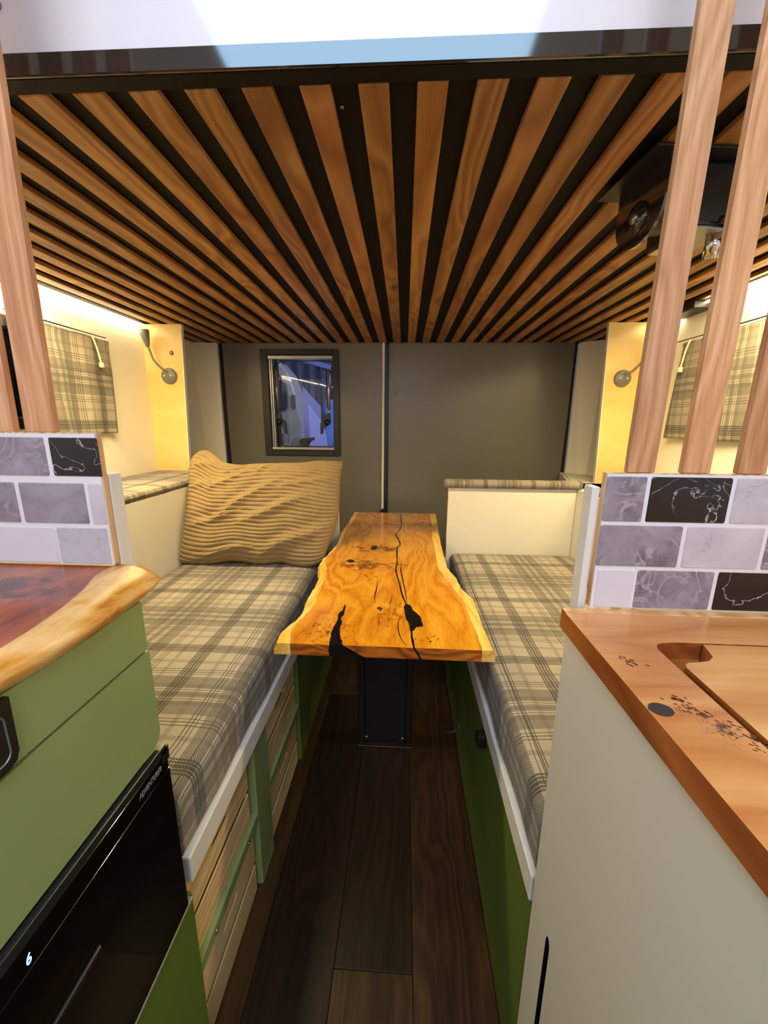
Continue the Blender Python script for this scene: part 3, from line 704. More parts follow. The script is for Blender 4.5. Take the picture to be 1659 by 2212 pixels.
# ------------------------------------------------------------------ corduroy pillow
def pillow():
    def rs(P, n):
        P = smooth_pts([(a, b, c) for a, b, c in P], 6); L = [0]
        for a, b in zip(P, P[1:]): L.append(L[-1]+(b-a).length)
        out = []; k = 0
        for i in range(n+1):
            t = L[-1]*i/n
            while k < len(L)-2 and L[k+1] < t: k += 1
            f = (t-L[k])/max(1e-9, L[k+1]-L[k]); out.append(P[k].lerp(P[k+1], min(1, f)))
        return out
    NU, NV = 150, 300
    top = rs([(-.751,1.406,.873),(-.717,1.408,.876),(-.679,1.399,.857),(-.642,1.387,.834),(-.58,1.383,.826),(-.522,1.385,.831),(-.37,1.389,.837),(-.30,1.392,.845),(-.216,1.391,.843)], NU)
    bot = rs([(-.762,1.236,.520),(-.745,1.222,.508),(-.659,1.222,.506),(-.573,1.230,.516),(-.484,1.230,.508),(-.411,1.233,.515),(-.356,1.226,.506),(-.30,1.222,.508),(-.262,1.232,.525)], NU)
    lef = rs([(-.751,1.406,.873),(-.776,1.386,.832),(-.766,1.339,.738),(-.756,1.293,.647),(-.754,1.264,.588),(-.762,1.236,.520)][::-1], NV)
    rig = rs([(-.216,1.391,.843),(-.222,1.36,.78),(-.22,1.328,.716),(-.228,1.291,.642),(-.246,1.262,.585),(-.262,1.232,.525)][::-1], NV)
    # the flat quad lies in a leaning plane; normal towards the room
    e1 = Vector((1,0,0)); e2 = Vector((0,.45,.89)).normalized(); nrm = e1.cross(e2)   # points to -y/+z side
    if nrm.y > 0: nrm = -nrm
    vs, uv = [], []
    folds = [((.02,.80),(.22,.93),.030,.014), ((.18,.66),(.46,.90),.03,.012), ((.27,.42),(.62,.78),.035,.016), ((.42,.36),(.80,.62),.04,.015), ((.55,.06),(.95,.36),.05,.018),
             ((.02,.60),(.30,.80),.035,.012), ((.06,.30),(.38,.46),.03,.010), ((.60,.70),(.95,.80),.03,.008), ((.15,.05),(.55,.16),.03,.009), ((.30,.90),(.37,.82),.018,.010), ((.55,.98),(.50,.84),.02,.008)]
    def fold(u, v):
        h = 0
        for (a, b), (c, d), wd, am in folds:
            dx, dy = c-a, d-b; L2 = dx*dx+dy*dy; t = max(0, min(1, ((u-a)*dx+(v-b)*dy)/L2))
            dd = math.hypot(u-a-t*dx, v-b-t*dy); s_ = math.sin(math.pi*min(1, max(0, .1+.8*t)))
            sgn = (u-a)*dy-(v-b)*dx
            h += am*s_*math.exp(-(dd/wd)**2)*(1 if sgn > 0 else .55)-am*.5*s_*math.exp(-((dd-wd*1.6)/wd)**2)*(1 if sgn < 0 else 0)
        return h
    for j in range(NV+1):
        v = j/NV
        for i in range(NU+1):
            u = i/NU
            p = (1-v)*bot[i]+v*top[i]+(1-u)*lef[j]+u*rig[j]-((1-u)*(1-v)*bot[0]+u*(1-v)*bot[-1]+(1-u)*v*top[0]+u*v*top[-1])
            eu, ev = 4*u*(1-u), 4*v*(1-v)
            body = .062*(eu**.45)*(ev**.5)
            f = fold(u, v)*min(1, eu*3)*min(1, ev*3)
            n = noise.noise(Vector((u*4, v*4, 2)))*.010*min(1, eu*ev*3)
            warp = .55*math.sin(u*5.2+.6)*(1-v*.4)*.5+.9*noise.noise(Vector((u*2.6, v*3.2, 5)))+6*fold(u, v)
            warp += 1.3*max(0, .25-u)*4*(v-.35)
            ph = v*27+warp+u*.6
            rib = abs(math.sin(math.pi*ph))**.4
            h = body+f+n+.0060*rib*min(1, eu*8+.35)*min(1, ev*8+.3)
            q_ = p+nrm*h; q_.x = max(q_.x, -.756) if q_.z < .79 else q_.x; vs.append(q_); uv.append((u, v))
    W_ = NU+1; faces = []
    for j in range(NV):
        for i in range(NU): faces.append((j*W_+i, j*W_+i+1, (j+1)*W_+i+1, (j+1)*W_+i))
    # back side (coarse) shares the rim
    base = len(vs); st = 10; ring = {}
    BU, BV = NU//st, NV//st; bi = {}
    for j in range(BV+1):
        for i in range(BU+1):
            fi, fj = i*st, j*st
            if i in (0, BU) or j in (0, BV): bi[i, j] = fj*W_+fi; continue
            u, v = i/BU, j/BV; p = (1-v)*bot[fi]+v*top[fi]+(1-u)*lef[fj]+u*rig[fj]-((1-u)*(1-v)*bot[0]+u*(1-v)*bot[-1]+(1-u)*v*top[0]+u*v*top[-1])
            bi[i, j] = len(vs); vs.append(p-nrm*.022*(4*u*(1-u))**.5*(4*v*(1-v))**.5); uv.append((u, v)); vs[-1].x = max(vs[-1].x, -.756)
    def rim(a, b):  # all fine verts between two coarse rim verts
        (i0, j0), (i1, j1) = a, b; out = []
        for k in range(st+1):
            out.append(int(j0*st+(j1-j0)*k)*W_+int(i0*st+(i1-i0)*k))
        return out
    for j in range(BV):
        for i in range(BU):
            c = [(i,j),(i,j+1),(i+1,j+1),(i+1,j)]; loop = []
            for a, b in zip(c, c[1:]+c[:1]):
                onrim = (a[0] == b[0] and a[0] in (0, BU)) or (a[1] == b[1] and a[1] in (0, BV))
                loop += rim(a, b)[:-1] if onrim else [bi[a]]
            faces.append(tuple(loop))
    o = mesh('corduroy_pillow', vs, faces, M['cord'], None, True, uv)
    tag(o, 'large beige corduroy pillow leaning at the end of the left bench', 'pillow')
pillow()

# ------------------------------------------------------------------ live edge table
TZ, TH = .565, .024
outL = [(-.230,1.786),(-.230,1.626),(-.237,1.446),(-.227,1.301),(-.239,1.172),(-.245,1.15),(-.246,1.09),(-.226,1.008),(-.223,.927),(-.225,.856),(-.219,.802),(-.223,.753),(-.235,.727),(-.241,.697),(-.239,.667)]
outR = [(.153,1.81),(.144,1.556),(.133,1.329),(.133,1.193),(.132,1.093),(.148,1.024),(.154,.944),(.174,.884),(.173,.836),(.171,.78),(.172,.73),(.174,.664)]
inL = [(-.213,1.787),(-.215,1.614),(-.224,1.458),(-.216,1.311),(-.232,1.195),(-.238,1.151),(-.236,1.117),(-.219,1.067),(-.21,.988),(-.207,.909),(-.203,.841),(-.207,.796),(-.218,.754),(-.223,.716),(-.22,.693),(-.212,.667)]
inR = [(.129,1.801),(.121,1.578),(.11,1.383),(.11,1.228),(.108,1.156),(.107,1.079),(.122,1.012),(.137,.933),(.148,.882),(.151,.806),(.153,.759),(.155,.717),(.154,.665)]
crack = [(-.011,1.789),(-.006,1.568),(-.016,1.475),(-.026,1.435),(-.012,1.354),(-.008,1.301),(-.017,1.266),(-.015,1.12),(-.017,1.058),(-.005,.962),(.003,.889),(.012,.841),(.022,.726),(.022,.709),(.024,.687),(.026,.665)]
tb = empty('dining_table', (-.04, 1.1, 0), 'live-edge wooden table with black resin cracks on a black leg panel', 'table')
YJ = 1.166
def jag(x, y, k): return x+.0022*noise.noise(Vector((x*20+k, y*45, k)))
def slab(y0, y1, name):
    N = max(4, int((y1-y0)/.006)); ys = [y0+(y1-y0)*i/N for i in range(N+1)]
    def strip(nm, fa, fb, mat, outer=0, parent=tb, mats=None):
        vs, fs, mi = [], [], []
        for y in ys:
            a, b = fa(y), fb(y)
            ba, bb = a, b
            if outer == -1: ba = a-.006-.003*noise.noise(Vector((y*30, 1, 4)))
            if outer == 1: bb = b+.004+.003*noise.noise(Vector((y*30, 2, 4)))
            am = (a+ba)/2-(.003 if outer == -1 else 0); bmid = (b+bb)/2+(.003 if outer == 1 else 0)
            vs += [(a, y, TZ), (b, y, TZ), (bmid, y, TZ-TH*.5), (bb, y, TZ-TH), (ba, y, TZ-TH), (am, y, TZ-TH*.5)]
        for j in range(N):
            for i in range(6):
                p, q = j*6+i, j*6+(i+1) % 6; fs.append((q, p, p+6, q+6)); mi.append(0)
        fs.append((0,1,2,3,4,5)); mi.append(1 if mats else 0)
        e = N*6; fs.append((e+5,e+4,e+3,e+2,e+1,e)); mi.append(1 if mats else 0)
        return mesh(nm, vs, fs, mats or mat, parent, False, None, mi)
    fl_ = lambda y: jag(lerp_list(inL, y), y, 1); fr_ = lambda y: jag(lerp_list(inR, y), y, 2)
    h = strip(name, fl_, fr_, M['table'], 0, tb, [M['table'], M['table_end']])
    strip('sapwood_edge', lambda y: jag(lerp_list(outL, y), y, 3), fl_, M['sap'], -1, h)
    strip('sapwood_edge', fr_, lambda y: jag(lerp_list(outR, y), y, 4), M['sap'], 1, h)
    return h
hA = slab(.665, YJ-.0006, 'tabletop_leaf'); hB = slab(YJ+.0006, 1.80, 'tabletop_leaf')
def inlay(poly, m=None, z=TZ, h=.0005):
    poly = [Vector((a, b, 0)) for a, b in poly]; out = []
    for a, b in zip(poly, poly[1:]+poly[:1]):
        q = max(1, int((b-a).length/.004))
        for t in range(q):
            p = a.lerp(b, t/q); out.append(p+(Vector((noise.noise(p*160), noise.noise(p*160+Vector((9,9,9))), 0))*.0022 if q > 1 and abs(p.y-.6645) > .002 else Vector()))
    prism('resin_inlay', [(p.x, p.y) for p in out], 'z', z-.002, z+h, m or M['epoxy'], tb)
def ribbon(line, w, ends=True):
    P = smooth_pts([(a, b, 0) for a, b in line], 4); L, R = [], []
    for i, p in enumerate(P):
        t = (P[min(i+1, len(P)-1)]-P[max(i-1, 0)]).normalized(); nn = Vector((-t.y, t.x, 0))
        ww = w*(1+.7*noise.noise(Vector((p.x*40, p.y*40, 1)))); 
        if ends: ww *= max(.12, min(1, i/5, (len(P)-1-i)/5))
        L.append(p+nn*ww/2); R.append(p-nn*ww/2)
    vs = [(p.x, p.y, TZ+.0004) for p in L+R]+[(p.x, p.y, TZ-.002) for p in L+R]; n = len(P); fs = []
    for i in range(n-1):
        fs += [(i, i+1, n+i+1, n+i), (2*n+i, 3*n+i, 3*n+i+1, 2*n+i+1), (i, 2*n+i, 2*n+i+1, i+1), (n+i, n+i+1, 3*n+i+1, 3*n+i)]
    fs += [(0, n, 3*n, 2*n), (n-1, 3*n-1, 4*n-1, 2*n-1)]
    mesh('resin_inlay', vs, fs, M['epoxy'], tb)
ribbon([(a, b) for a, b in crack if b > YJ]+[(-.016, YJ+.001)], .0042, False)
ribbon([(-.016, YJ-.001)]+[(a, b) for a, b in crack if b < YJ], .0038, False)
inlay([(.006,.836),(.015,.849),(.024,.835),(.028,.815),(.034,.805),(.043,.788),(.045,.765),(.046,.746),(.032,.742),(.028,.729),(.023,.726),(.019,.75),(.011,.776),(.008,.803)])
inlay([(-.132,.84),(-.132,.808),(-.139,.79),(-.136,.759),(-.139,.74),(-.14,.709),(-.136,.6645),(-.110,.6645),(-.120,.699),(-.126,.722),(-.125,.753),(-.130,.766),(-.126,.79),(-.128,.819)])
for ln, wd in (([(.001,1.121),(-.003,1.071),(.002,1.003),(.009,.925),(.015,.849)], .0034), ([(-.066,.998),(-.064,.938),(-.065,.884),(-.061,.843)], .0022), ([(-.024,.931),(-.023,.887),(-.026,.838),(-.027,.808)], .0012),
               ([(-.05,.80),(-.047,.76),(-.048,.72)], .0016), ([(0,.79),(-.006,.75),(.0,.70),(.012,.672)], .0022), ([(-.128,1.56),(-.15,1.48),(-.17,1.44),(-.18,1.40)], .0022), ([(-.07,1.40),(-.045,1.34),(-.03,1.32)], .0016),
               ([(-.16,1.09),(-.14,1.10),(-.13,1.085)], .003), ([(-.10,1.11),(-.07,1.115),(-.045,1.105)], .0024), ([(-.13,1.045),(-.125,1.03)], .004)):
    ribbon(ln, wd)
inlay([(-.107,1.259),(-.103,1.28),(-.089,1.289),(-.085,1.274),(-.09,1.244),(-.103,1.24)])
inlay([(-.171,1.130),(-.163,1.145),(-.148,1.136),(-.143,1.121),(-.159,1.112)])
inlay([(-.056,.821),(-.049,.832),(-.042,.82),(-.046,.808)], plain('dark_knot', '4a3220', .4))
for k in range(60):   # small pin holes
    cx, cy = random.choice([(-.165,.742,),(-.10,1.09),(.06,.70),(-.15,.715),(-.12,1.12),(-.09,1.0)]); a = cx+random.gauss(0, .014); b = cy+random.gauss(0, .014); r_ = random.uniform(.0006, .0018)
    inlay([(a+r_*1.8*math.cos(t), b+r_*math.sin(t)) for t in (0, 1.05, 2.1, 3.14, 4.2, 5.2)])
# resin on the front edge
prism('resin_inlay', [(-.136,TZ+.0004),(-.110,TZ+.0004),(-.100,TZ-.010),(-.080,TZ-.018),(-.068,TZ-TH),(-.136,TZ-TH),(-.138,TZ-.012)], 'y', .6642, .668, M['epoxy'], tb)
prism('resin_inlay', [(.0245,TZ+.0004),(.0275,TZ+.0004),(.036,TZ-.012),(.041,TZ-TH),(.037,TZ-TH),(.031,TZ-.012)], 'y', .6642, .668, M['epoxy'], tb)
# leg panel with two side tubes
box('leg_panel', -.105, .020, 1.032, 1.044, .002, TZ-TH, M['black'], tb, .001)
box('leg_tube', -.126, -.105, 1.028, 1.060, .002, TZ-TH, M['black'], tb, .002)
box('leg_tube', .020, .040, 1.028, 1.060, .002, TZ-TH, M['black'], tb, .002)
box('foot_plate', -.126, .040, 1.012, 1.06, .0003, .005, M['black'], tb, .001)
box('cross_rail', -.13, .045, .72, 1.70, TZ-TH-.022, TZ-TH-.0005, M['black'], tb, .002)
box('rear_leg', -.06, -.02, 1.62, 1.66, .002, TZ-TH-.022, M['black'], tb, .002)
for x in (-.100, .012):
    tube('bolt', [(x, 1.032, .022), (x, 1.026, .022)], .006, M['steel'], tb, 6)

# ------------------------------------------------------------------ left kitchen block
KL = empty('kitchen_cabinet', (-.5, .1, 0), 'green kitchen cabinet with drawer fronts, left foreground', 'cabinet')
YE = .376
box('upper_drawer_front', -.280, -.298, -.45, YE, .7325, .7895, M['green'], KL, .0015)
prism('lower_drawer_front', [(-.45,.612),(.362,.612),(.372,.617),(.376,.627),(.376,.7305),(-.45,.7305)], 'x', -.280, -.298, M['green'], KL)
box('side_panel', -.300, -.70, YE-.020, YE-.003, 0, .790, M['green'], KL, .001)
box('carcass', -.300, -.70, -.45, YE-.022, .612, .788, M['green'], KL, 0)
box('plinth_panel', -.2815, -.300, -.45, .396, 0, .344, M['green2'], KL, .0012)
box('plinth_side', -.300, -.70, .380, .3905, 0, .344, M['green2'], KL, .0012)
box('fridge_surround', -.2805, -.300, .374, .392, .344, .352, M['green2'], KL, .0005)
vt = prism('oven_frame', [(-.35,.7365),(.214,.7365),(.2215,.7395),(.2245,.746),(.2255,.7895),(-.35,.7895)], 'x', -.2755, -.2805, M['black'], KL)
bm = bmesh.new(); q = rrect(-.34, .2185, .744, .781, .007); add_tube(bm, [(-.2752, u, v) for u, v in q+[q[0]]], .0009, 5, False); bm_done('frame_line', bm, M['steel'], vt, True)
# worktop, live edge
wtL = empty('worktop', (-.6, .1, .79), 'red-brown live-edge wooden worktop with pale bark edge, left foreground', 'worktop')
red = [(-.291,-.45),(-.291,.24),(-.293,.266),(-.301,.305),(-.312,.34),(-.328,.375),(-.330,.391),(-.330,.402)]
lip = [(-.286,-.45),(-.286,.235),(-.285,.265),(-.295,.319),(-.305,.359),(-.306,.385),(-.304,.396),(-.300,.404)]
mid = [(-.274,-.45),(-.273,.22),(-.270,.25),(-.268,.30),(-.272,.35),(-.270,.385),(-.274,.402),(-.285,.412)]
lowp = [(-.282,-.45),(-.282,.228),(-.277,.256),(-.277,.305),(-.280,.35),(-.282,.385),(-.286,.402),(-.300,.414)]
ZT = .818
ysl = [-.45, -.2, 0, .1, .16]+[.18+.006*i for i in range(38)]
ysl = [y for y in ysl if y < .404]+[.404]
vs, fs = [], []
for y in ysl: x = lerp_list(red, y); vs += [(-1.03, y, ZT), (x, y, ZT), (x, y, .790), (-1.03, y, .790)]
for j in range(len(ysl)-1):
    for i in range(4): p, q = j*4+i, j*4+(i+1) % 4; fs.append((p, q, q+4, p+4))
fs += [(3,2,1,0), tuple(len(vs)-4+i for i in range(4))]
hw = mesh('heartwood_slab', vs, fs, M['redtop'], wtL)
vs, fs = [], []
K = 9
for y in ysl+[.410]:
    yy = min(y, .404); a = lerp_list(red, yy); b = lerp_list(lip, y); c = lerp_list(mid, y); d = lerp_list(lowp, y)
    n1 = .0022*noise.noise(Vector((y*25, 0, 0)))
    vs += [(a, y, ZT), ((a+b)/2, y, ZT+.0002), (b+n1, y, ZT-.0006), (b*.55+c*.45+n1, y, ZT-.005), (c+n1, y, ZT-.012), ((c*.7+d*.3)+n1, y, .799), (d, y, .791), (a, y, .790)]
m = 8
for j in range(len(ysl)):
    for i in range(m): p, q = j*m+i, j*m+(i+1) % m; fs.append((p, q, q+m, p+m))
fs += [tuple(range(m))[::-1], tuple(len(vs)-m+i for i in range(m))]
def barkmat():
    k = NT('bark_edge'); co = k.coord((1,.35,1))
    n1 = k.n('ShaderNodeTexNoise', i_Scale=55.0, i_Detail=5.0, i_Roughness=.6, i_Distortion=.4); k.l(co, n1.inputs['Vector'])
    n2 = k.n('ShaderNodeTexNoise', i_Scale=12.0, i_Detail=2.0); k.l(k.coord(), n2.inputs['Vector'])
    f = k.math('ADD', k.math('MULTIPLY', n1.outputs[0], .6), k.math('MULTIPLY', n2.outputs[0], .4))
    k.l(k.ramp(f, [(.33, '9a5a1c'), (.42, 'd18f36'), (.50, 'e2b06a'), (.60, 'efc58e'), (.7, 'e9b784')]), k.b.inputs['Base Color'])
    k.b.inputs['Roughness'].default_value = .35; k.bump(n1.outputs[0], .25, .002); return k.m
o = mesh('live_edge', vs, fs, barkmat(), wtL, True)
# fridge
fr = empty('fridge', (-.5, .1, .35), 'black glass-fronted fridge below the green drawers', 'fridge')
FX = -.274
box('cabinet_body', -.282, -.68, -.20, .352, .354, .604, M['black'], fr, .001)
box('door', FX-.001, -.282, -.20, .3765, .352, .5742, M['gloss'], fr, .0003)
box('control_strip', FX-.001, -.282, -.20, .375, .5748, .5978, M['gloss'], fr, .0003)
box('top_trim', FX-.0005, -.282, -.20, .3745, .5985, .609, M['darkgrey'], fr, .0006)
box('bottom_trim', FX-.001, -.2835, -.20, .3865, .3465, .3515, M['alu'], fr, .0006)
box('hinge_block', FX-.0005, -.282, .3655, .3785, .5865, .6045, M['black'], fr, .0006)
box('door_grip', FX+.0025, FX-.0012, -.20, .250, .500, .506, M['darkgrey'], fr, .001)
def text(body, size, y, z, mat, name, shear=.25, x=FX-.0009, sx=1.0):
    cu = bpy.data.curves.new(name, 'FONT'); cu.body = body; cu.size = size; cu.extrude = .0002; cu.shear = shear; cu.resolution_u = 3
    t = bpy.data.objects.new('tmp', cu); COL.objects.link(t); dg = bpy.context.evaluated_depsgraph_get(); dg.update()
    me = bpy.data.meshes.new_from_object(t.evaluated_get(dg)); bpy.data.objects.remove(t); me.name = name
    # text x -> +y, text y -> +z, facing +x
    me.transform(Matrix(((0,0,1,x),(sx,0,0,y),(0,1,0,z),(0,0,0,1)))); me.materials.clear()
    return link(name, me, mat, fr)
text('\u039bDVENTURER', .0098, .3235, .5835, M['print'], 'lettering', .25, sx=.62)
text('6', .0125, .1945, .5800, M['display'], 'display_digit', .2, sx=.75)

# ------------------------------------------------------------------ right kitchen block
KR = empty('kitchen_cabinet', (.5, .1, 0), 'white kitchen cabinet with dark slot handle, right foreground', 'cabinet')
box('side_panel', .195, .75, .3765, .392, 0, .7635, M['cab_white'], KR, .0012)
def slotdoor():
    x, t = .178, .016; y0, y1, z0, z1 = -.45, .3918, .002, .7635
    bm = bmesh.new(); out = [(y0,z0),(y1,z0),(y1,z1),(y0,z1)]
    hole = []
    for k in range(9): a = math.pi*k/8; hole.append((.3405+.0055*math.cos(a), .385+.014*math.sin(a)))
    hole = hole+[(.3335,.10),(.3455,.10)]
    S = []
    for tx in (x, x+t):
        vo = [bm.verts.new((tx,u,v)) for u, v in out]; vh = [bm.verts.new((tx,u,v)) for u, v in hole]
        e = [bm.edges.new((vo[i], vo[(i+1) % 4])) for i in range(4)]+[bm.edges.new((vh[i], vh[(i+1) % len(vh)])) for i in range(len(vh))]
        bmesh.ops.triangle_fill(bm, use_beauty=True, edges=e); S.append((vo, vh))
    for P, Q in zip(S[0], S[1]):
        for i in range(len(P)): bm.faces.new((P[i], P[(i+1) % len(P)], Q[(i+1) % len(P)], Q[i]))
    d = bm_done('door', bm, [M['cab_white'], M['black']], KR)
    for p in d.data.polygons:
        if abs(p.normal.x) < .5 and .32 < p.center.y+ORG[KR.name].y < .36: p.material_index = 1
    return d
dd = slotdoor()
box('handle_recess', .1945, .200, .30, .37, .08, .43, M['black'], dd, 0)
box('carcass', .200, .75, -.45, .374, .0, .7630, M['cab_white'], KR, 0)
# worktop with sunk chopping lid
WZ0, WZ1 = .7640, .785
wtR = empty('worktop', (.55, .1, WZ0), 'honey-brown wooden worktop with sunken chopping board, right foreground', 'worktop')
notch = [(.231,.326),(.238,.332),(.247,.3335),(.258,.334),(.266,.332),(.268,.326),(.265,.317),(.258,.309),(.250,.307),(.242,.306),(.238,.303),(.236,.298),(.2345,.219),(.2345,-.45)]
def wt_main():
    # body is an L: front strip + back strip; the chopping lid lies inside a groove
    gL = [(.2285,-.45),(.2285,.215),(.2292,.298),(.2295,.313)]
    poly = [(.1745,-.45),(.1745,.3995),(.75,.3995),(.75,.332)]+notch[4:0:-1][:0]
    outer = [(.1745,-.45),(.1745,.3995),(.75,.3995),(.75,.337),(.270,.337),(.262,.3372),(.250,.3365),(.238,.3345),(.2325,.331),(.2300,.325)]+gL[::-1]
    return prism('top_board', outer, 'z', WZ0, WZ1, [M['chop']], wtR)
tbd = wt_main()
me = tbd.data; me.materials.append(M['chop_edge'])
for p in me.polygons:
    if abs(p.normal.z) < .5: p.material_index = 1
box('rim_strip', .1748, .75, .3905, .3998, WZ1-.0005, WZ1+.0008, M['sap2'], wtR, .0003)
box('well_floor', .176, .75, -.45, .398, WZ0-.0005, WZ0+.004, M['chop_edge'], wtR, 0)
prism('knot', [(.1838+.0082*math.cos(t*.449)*(1+.05*math.sin(t*2)), .2462+.0068*math.sin(t*.449)) for t in range(14)], 'z', WZ1-.001, WZ1+.0004, plain('grey_knot', '3b3430', .35), wtR)
random.seed(3)
stain = plain('dark_burr_mark', '5b2f1a', .35)
bm = bmesh.new()
for k in range(90):
    t = random.random(); cx = .200+.030*t+random.gauss(0, .004); cy = .262-.050*t+random.gauss(0, .006)
    if k > 72: cx = .187+.02*random.random(); cy = .305+random.gauss(0, .005)
    r_ = random.uniform(.0004, .0011); a0 = random.uniform(.3, 1.1); pts = []
    for q in range(6):
        a = q*math.pi/3; u, v = r_*2.0*math.cos(a), r_*.7*math.sin(a); pts.append((cx+u*math.cos(a0)-v*math.sin(a0), cy-(u*math.sin(a0)+v*math.cos(a0))))
    A = [bm.verts.new((u, v, WZ1+.0003)) for u, v in pts]; B = [bm.verts.new((u, v, WZ1-.0006)) for u, v in pts]
    bm.faces.new(A); bm.faces.new(B[::-1])
    for i in range(6): bm.faces.new((A[i], A[(i+1) % 6], B[(i+1) % 6], B[i]))
bo = bm_done('burr_marks', bm, stain, wtR); bo['kind'] = 'stuff'
lid = [(.2345,-.45),(.2345,.219),(.2362,.298),(.2385,.3022),(.243,.3050),(.252,.3062),(.262,.3085),(.270,.3150),(.2735,.326),(.2760,.3345),(.75,.3345),(.75,-.45)]
# the lid keeps a finger notch free at its corner
ch = prism('chopping_board', lid[::-1], 'z', WZ0+.0045, WZ1+.0002, [M['chop']], None, 0)
ch.data.materials.append(M['chop_edge'])
for p in ch.data.polygons:
    if abs(p.normal.z) < .5: p.material_index = 1
tag(ch, 'wooden chopping board set flush into the right worktop beside a finger notch', 'board')

# ------------------------------------------------------------------ tiled upstands + slatted posts
TM = {'w': M['tile_white'], 'l': M['tile_light'], 'g': M['tile_grey'], 'k': M['tile_black']}
def upstand(name, x0, x1, y, z0, z1, rows, label):
    U = empty(name, ((x0+x1)/2, y, z0), label, 'splashback')
    box('board', x0, x1, y+.0015, y+.009, z0, z1, M['ply_edge'], U, .0004)
    box('grout', x0+.0008, x1-.0008, y, y+.0015, z0, z1-.001, M['grout'], U, 0)
    for za, zb, ts in rows:
        for a, b, m in ts:
            bm = bmesh.new(); r = .0018
            p = rrect(a, b, za, zb, r, 2); q = rrect(a+.0007, b-.0007, za+.0007, zb-.0007, r, 2); n = len(p)
            A = [bm.verts.new((u, y, v)) for u, v in p]; B = [bm.verts.new((u, y-.0009, v)) for u, v in q]
            for i in range(n): bm.faces.new((A[i], A[(i+1) % n], B[(i+1) % n], B[i]))
            bm.faces.new(B); bm.faces.new(A[::-1]); bm_done('tile', bm, TM[m], U)
    return U
YR = .4005
kR = YR/.41
def R_(x): return x*kR
def Z_(z, k): return .98-(.98-z)*k
rowsR = [
 (Z_(.881,kR), Z_(.9285,kR), [(R_(.209),R_(.2495),'g'),(R_(.2535),R_(.3335),'k'),(R_(.3375),R_(.4175),'l'),(R_(.4215),R_(.50),'g')]),
 (Z_(.8315,kR), Z_(.877,kR), [(R_(.209),R_(.2935),'g'),(R_(.2975),R_(.3755),'l'),(R_(.3795),R_(.4575),'g'),(R_(.4615),R_(.54),'k')]),
 (Z_(.7835,kR), Z_(.8275,kR), [(R_(.2125),R_(.2515),'w'),(R_(.2545),R_(.3345),'g'),(R_(.3385),R_(.4185),'k'),(R_(.4225),R_(.5025),'w')])]
YR0 = YR
upstand('tiled_upstand', R_(.2085), .55, YR, .7875, Z_(.932,kR), rowsR, 'marble-effect tiled upstand standing on the right worktop')
kL = .402/.47
def L_(x): return x*kL
rowsL = [
 (Z_(.911,kL), Z_(.959,kL), [(L_(-.442),L_(-.379),'k'),(L_(-.525),L_(-.448),'g'),(L_(-.61),L_(-.531),'l'),(L_(-.69),L_(-.616),'g')]),
 (Z_(.849,kL), Z_(.902,kL), [(L_(-.401),L_(-.3815),'l'),(L_(-.493),L_(-.4055),'g'),(L_(-.58),L_(-.4985),'g'),(L_(-.665),L_(-.586),'w')]),
 (Z_(.7945,kL), Z_(.8435,kL), [(L_(-.453),L_(-.3835),'l'),(L_(-.545),L_(-.4545),'w'),(L_(-.64),L_(-.5465),'w')])]
upstand('tiled_upstand', -.60, L_(-.3805), .402, .8205, Z_(.965,kL), rowsL, 'marble-effect tiled upstand standing on the left worktop')
tag(box('white_batten', R_(.201), R_(.209), YR+.0105, YR+.030, .40, .917, M['white_rough'], None, .0008), 'narrow white batten behind the right tiled upstand', 'batten')
tag(box('white_batten', -.3345, -.3255, .4125, .432, .40, .922, M['white_rough'], None, .0008), 'narrow white batten behind the left tiled upstand', 'batten')
def screen(name, xs, y, z0, z1, w0, lean, label, ztop_dx):
    S = empty(name, (xs[0], y, z0), label, 'screen')
    for i, x in enumerate(xs):
        dx = ztop_dx; z = z1; bm = bmesh.new()
        ln = dx*(z1-z0)
        v = [bm.verts.new(c) for c in ((x,y,z0),(x+w0,y,z0),(x+w0,y+.008,z0),(x,y+.008,z0),(x+ln,y,z1),(x+w0+ln,y,z1),(x+w0+ln,y+.008,z1),(x+ln,y+.008,z1))]
        for f in ((0,3,2,1),(4,5,6,7),(0,1,5,4),(1,2,6,5),(2,3,7,6),(3,0,4,7)): bm.faces.new([v[q] for q in f])
        bmesh.ops.bevel(bm, geom=list(bm.edges), offset=.0006, segments=1, affect='EDGES')
        bm_done('slat', bm, M['post'], S)
    return S
screen('slatted_screen', [R_(.2295+.0545*i) for i in range(5)], YR+.0015, Z_(.9325,kR), ZC, R_(.0270), 0, 'upright brown timber slats above the right tiled upstand', .010)
screen('slatted_screen', [L_(-.4720-.053*i) for i in range(4)], .4035, Z_(.9655,kL), ZC, L_(.038), 0, 'upright brown timber slats above the left tiled upstand', .022)

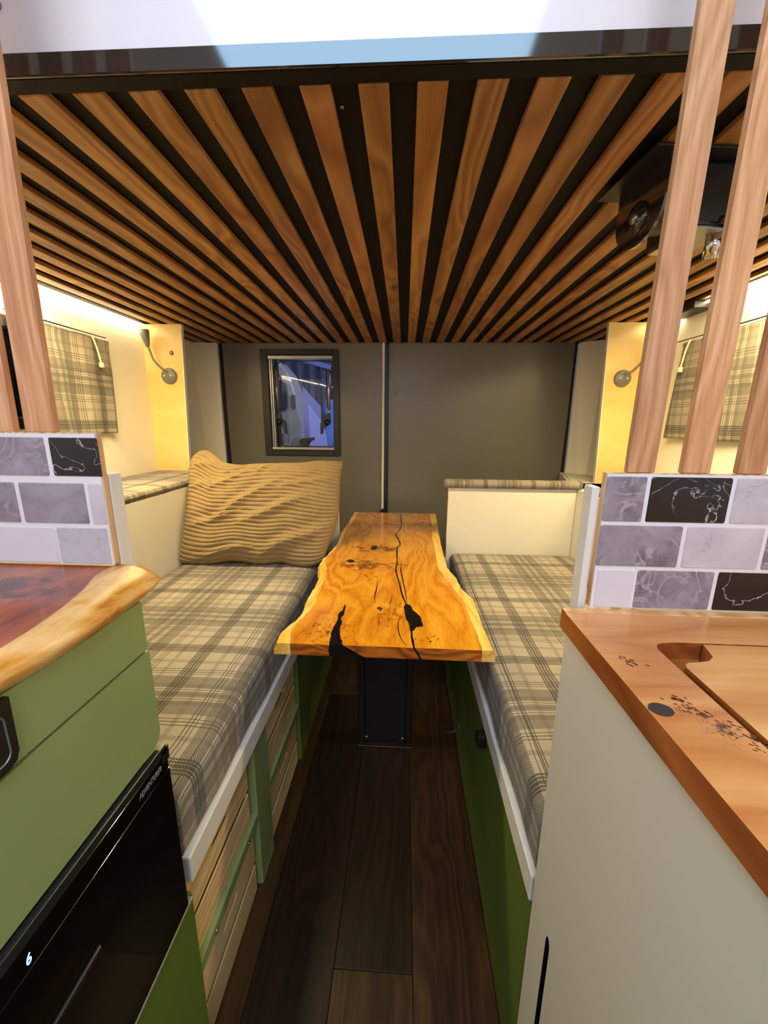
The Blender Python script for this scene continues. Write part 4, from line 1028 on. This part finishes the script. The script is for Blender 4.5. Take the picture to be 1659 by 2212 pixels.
# ------------------------------------------------------------------ curtains
def curtain(name, x, y0, y1, z0, z1, s, label, skew=0.0):
    NY, NZ = 60, 44; vs, uv, fs = [], [], []
    for side in (0, 1):
        for j in range(NZ+1):
            v = j/NZ
            for i in range(NY+1):
                u = i/NY; y = y0+(y1-y0)*u+skew*v; z = z0+(z1-z0)*v-.006*u*v
                wv = .006*math.sin(u*19+v*.8)+.004*math.sin(u*7+v*2.5)+.006*noise.noise(Vector((u*6, v*4, 7)))
                xx = x+s*(.010+wv*(.4+.6*(1-v)))-s*side*.004
                if v > .965: xx += s*.003*math.sin((v-.965)/.035*math.pi)
                vs.append((xx, y, z)); uv.append((y, z))
    A = (NY+1)*(NZ+1); W_ = NY+1
    for j in range(NZ):
        for i in range(NY):
            a = j*W_+i; fs += [(a, a+1, a+W_+1, a+W_), (A+a, A+a+W_, A+a+W_+1, A+a+1)]
    for i in range(NY): fs += [(i, A+i, A+i+1, i+1), (NZ*W_+i, NZ*W_+i+1, A+NZ*W_+i+1, A+NZ*W_+i)]
    for j in range(NZ): a, b = j*W_, j*W_+NY; fs += [(a, a+W_, A+a+W_, A+a), (b, A+b, A+b+W_, b+W_)]
    o = mesh(name, vs, fs, M['plaidC'], None, True, uv)
    bm = bmesh.new(); bm.from_mesh(o.data); bmesh.ops.recalc_face_normals(bm, faces=bm.faces); bm.to_mesh(o.data); bm.free()
    tag(o, label, 'curtain')
    P = [(x+s*.024, y1-.070, z1-.004), (x+s*.026, y1-.060, z1-.035), (x+s*.027, y1-.052, z1-.075), (x+s*.026, y1-.050, z1-.085)]
    tube('tie_cord', smooth_pts(P), .0026, M['rope'], o, 8)
    tube('cord_toggle', [(x+s*.026, y1-.050, z1-.083), (x+s*.026, y1-.048, z1-.098)], [.006, .008], M['rope'], o, 10)
    tube('rail', [(x+s*.012, y0, z1+.003), (x+s*.012, y1+.006, z1+.003)], .0022, M['darkgrey'], o, 8)
    return o
curtain('curtain', XL+.018, 1.015, 1.352, .938, 1.248, 1, 'plaid curtain over the left window, with hanging tie cord', .015)
curtain('curtain', XR-.018, .62, 1.42, .938, 1.245, -1, 'plaid curtain over the right window, behind the slatted posts', -.025)

# ------------------------------------------------------------------ reading lamps
def rlamp(base, neck, head, label):
    b = Vector(base); L = empty('reading_lamp', base, label, 'lamp')
    tube('base_disc', [b, b+Vector((0,-.006,0)), b+Vector((0,-.012,0))], [.031, .031, .027], M['grey_plastic'], L, 28)
    for dx in (-.013, .013):
        tube('button', [b+Vector((dx,-.012,-.001)), b+Vector((dx,-.016,-.001))], .0055, M['alu'], L, 12)
    P = smooth_pts([b+Vector((0,-.012,.014))]+[Vector(p) for p in neck])
    tube('gooseneck', P, .0038, M['grey_plastic'], L, 8)
    h = [Vector(p) for p in head]; t = (h[1]-h[0])
    tube('lamp_head', [h[0], h[0]+t*.15, h[0]+t*.7, h[1]], [.006, .009, .016, .0175], M['grey_plastic'], L, 20)
rlamp((-.945, 1.600, 1.156), [(-.962,1.575,1.184), (-.982,1.565,1.212), (-.990,1.56,1.245), (-.994,1.557,1.262)], [(-.994,1.557,1.258),(-1.000,1.553,1.318)], 'grey gooseneck reading lamp on the left birch pillar')
rlamp((.820, 1.600, 1.152), [(.842,1.575,1.176), (.862,1.56,1.205), (.872,1.555,1.240), (.876,1.55,1.262)], [(.876,1.55,1.258),(.884,1.546,1.316)], 'grey gooseneck reading lamp on the right birch pillar')
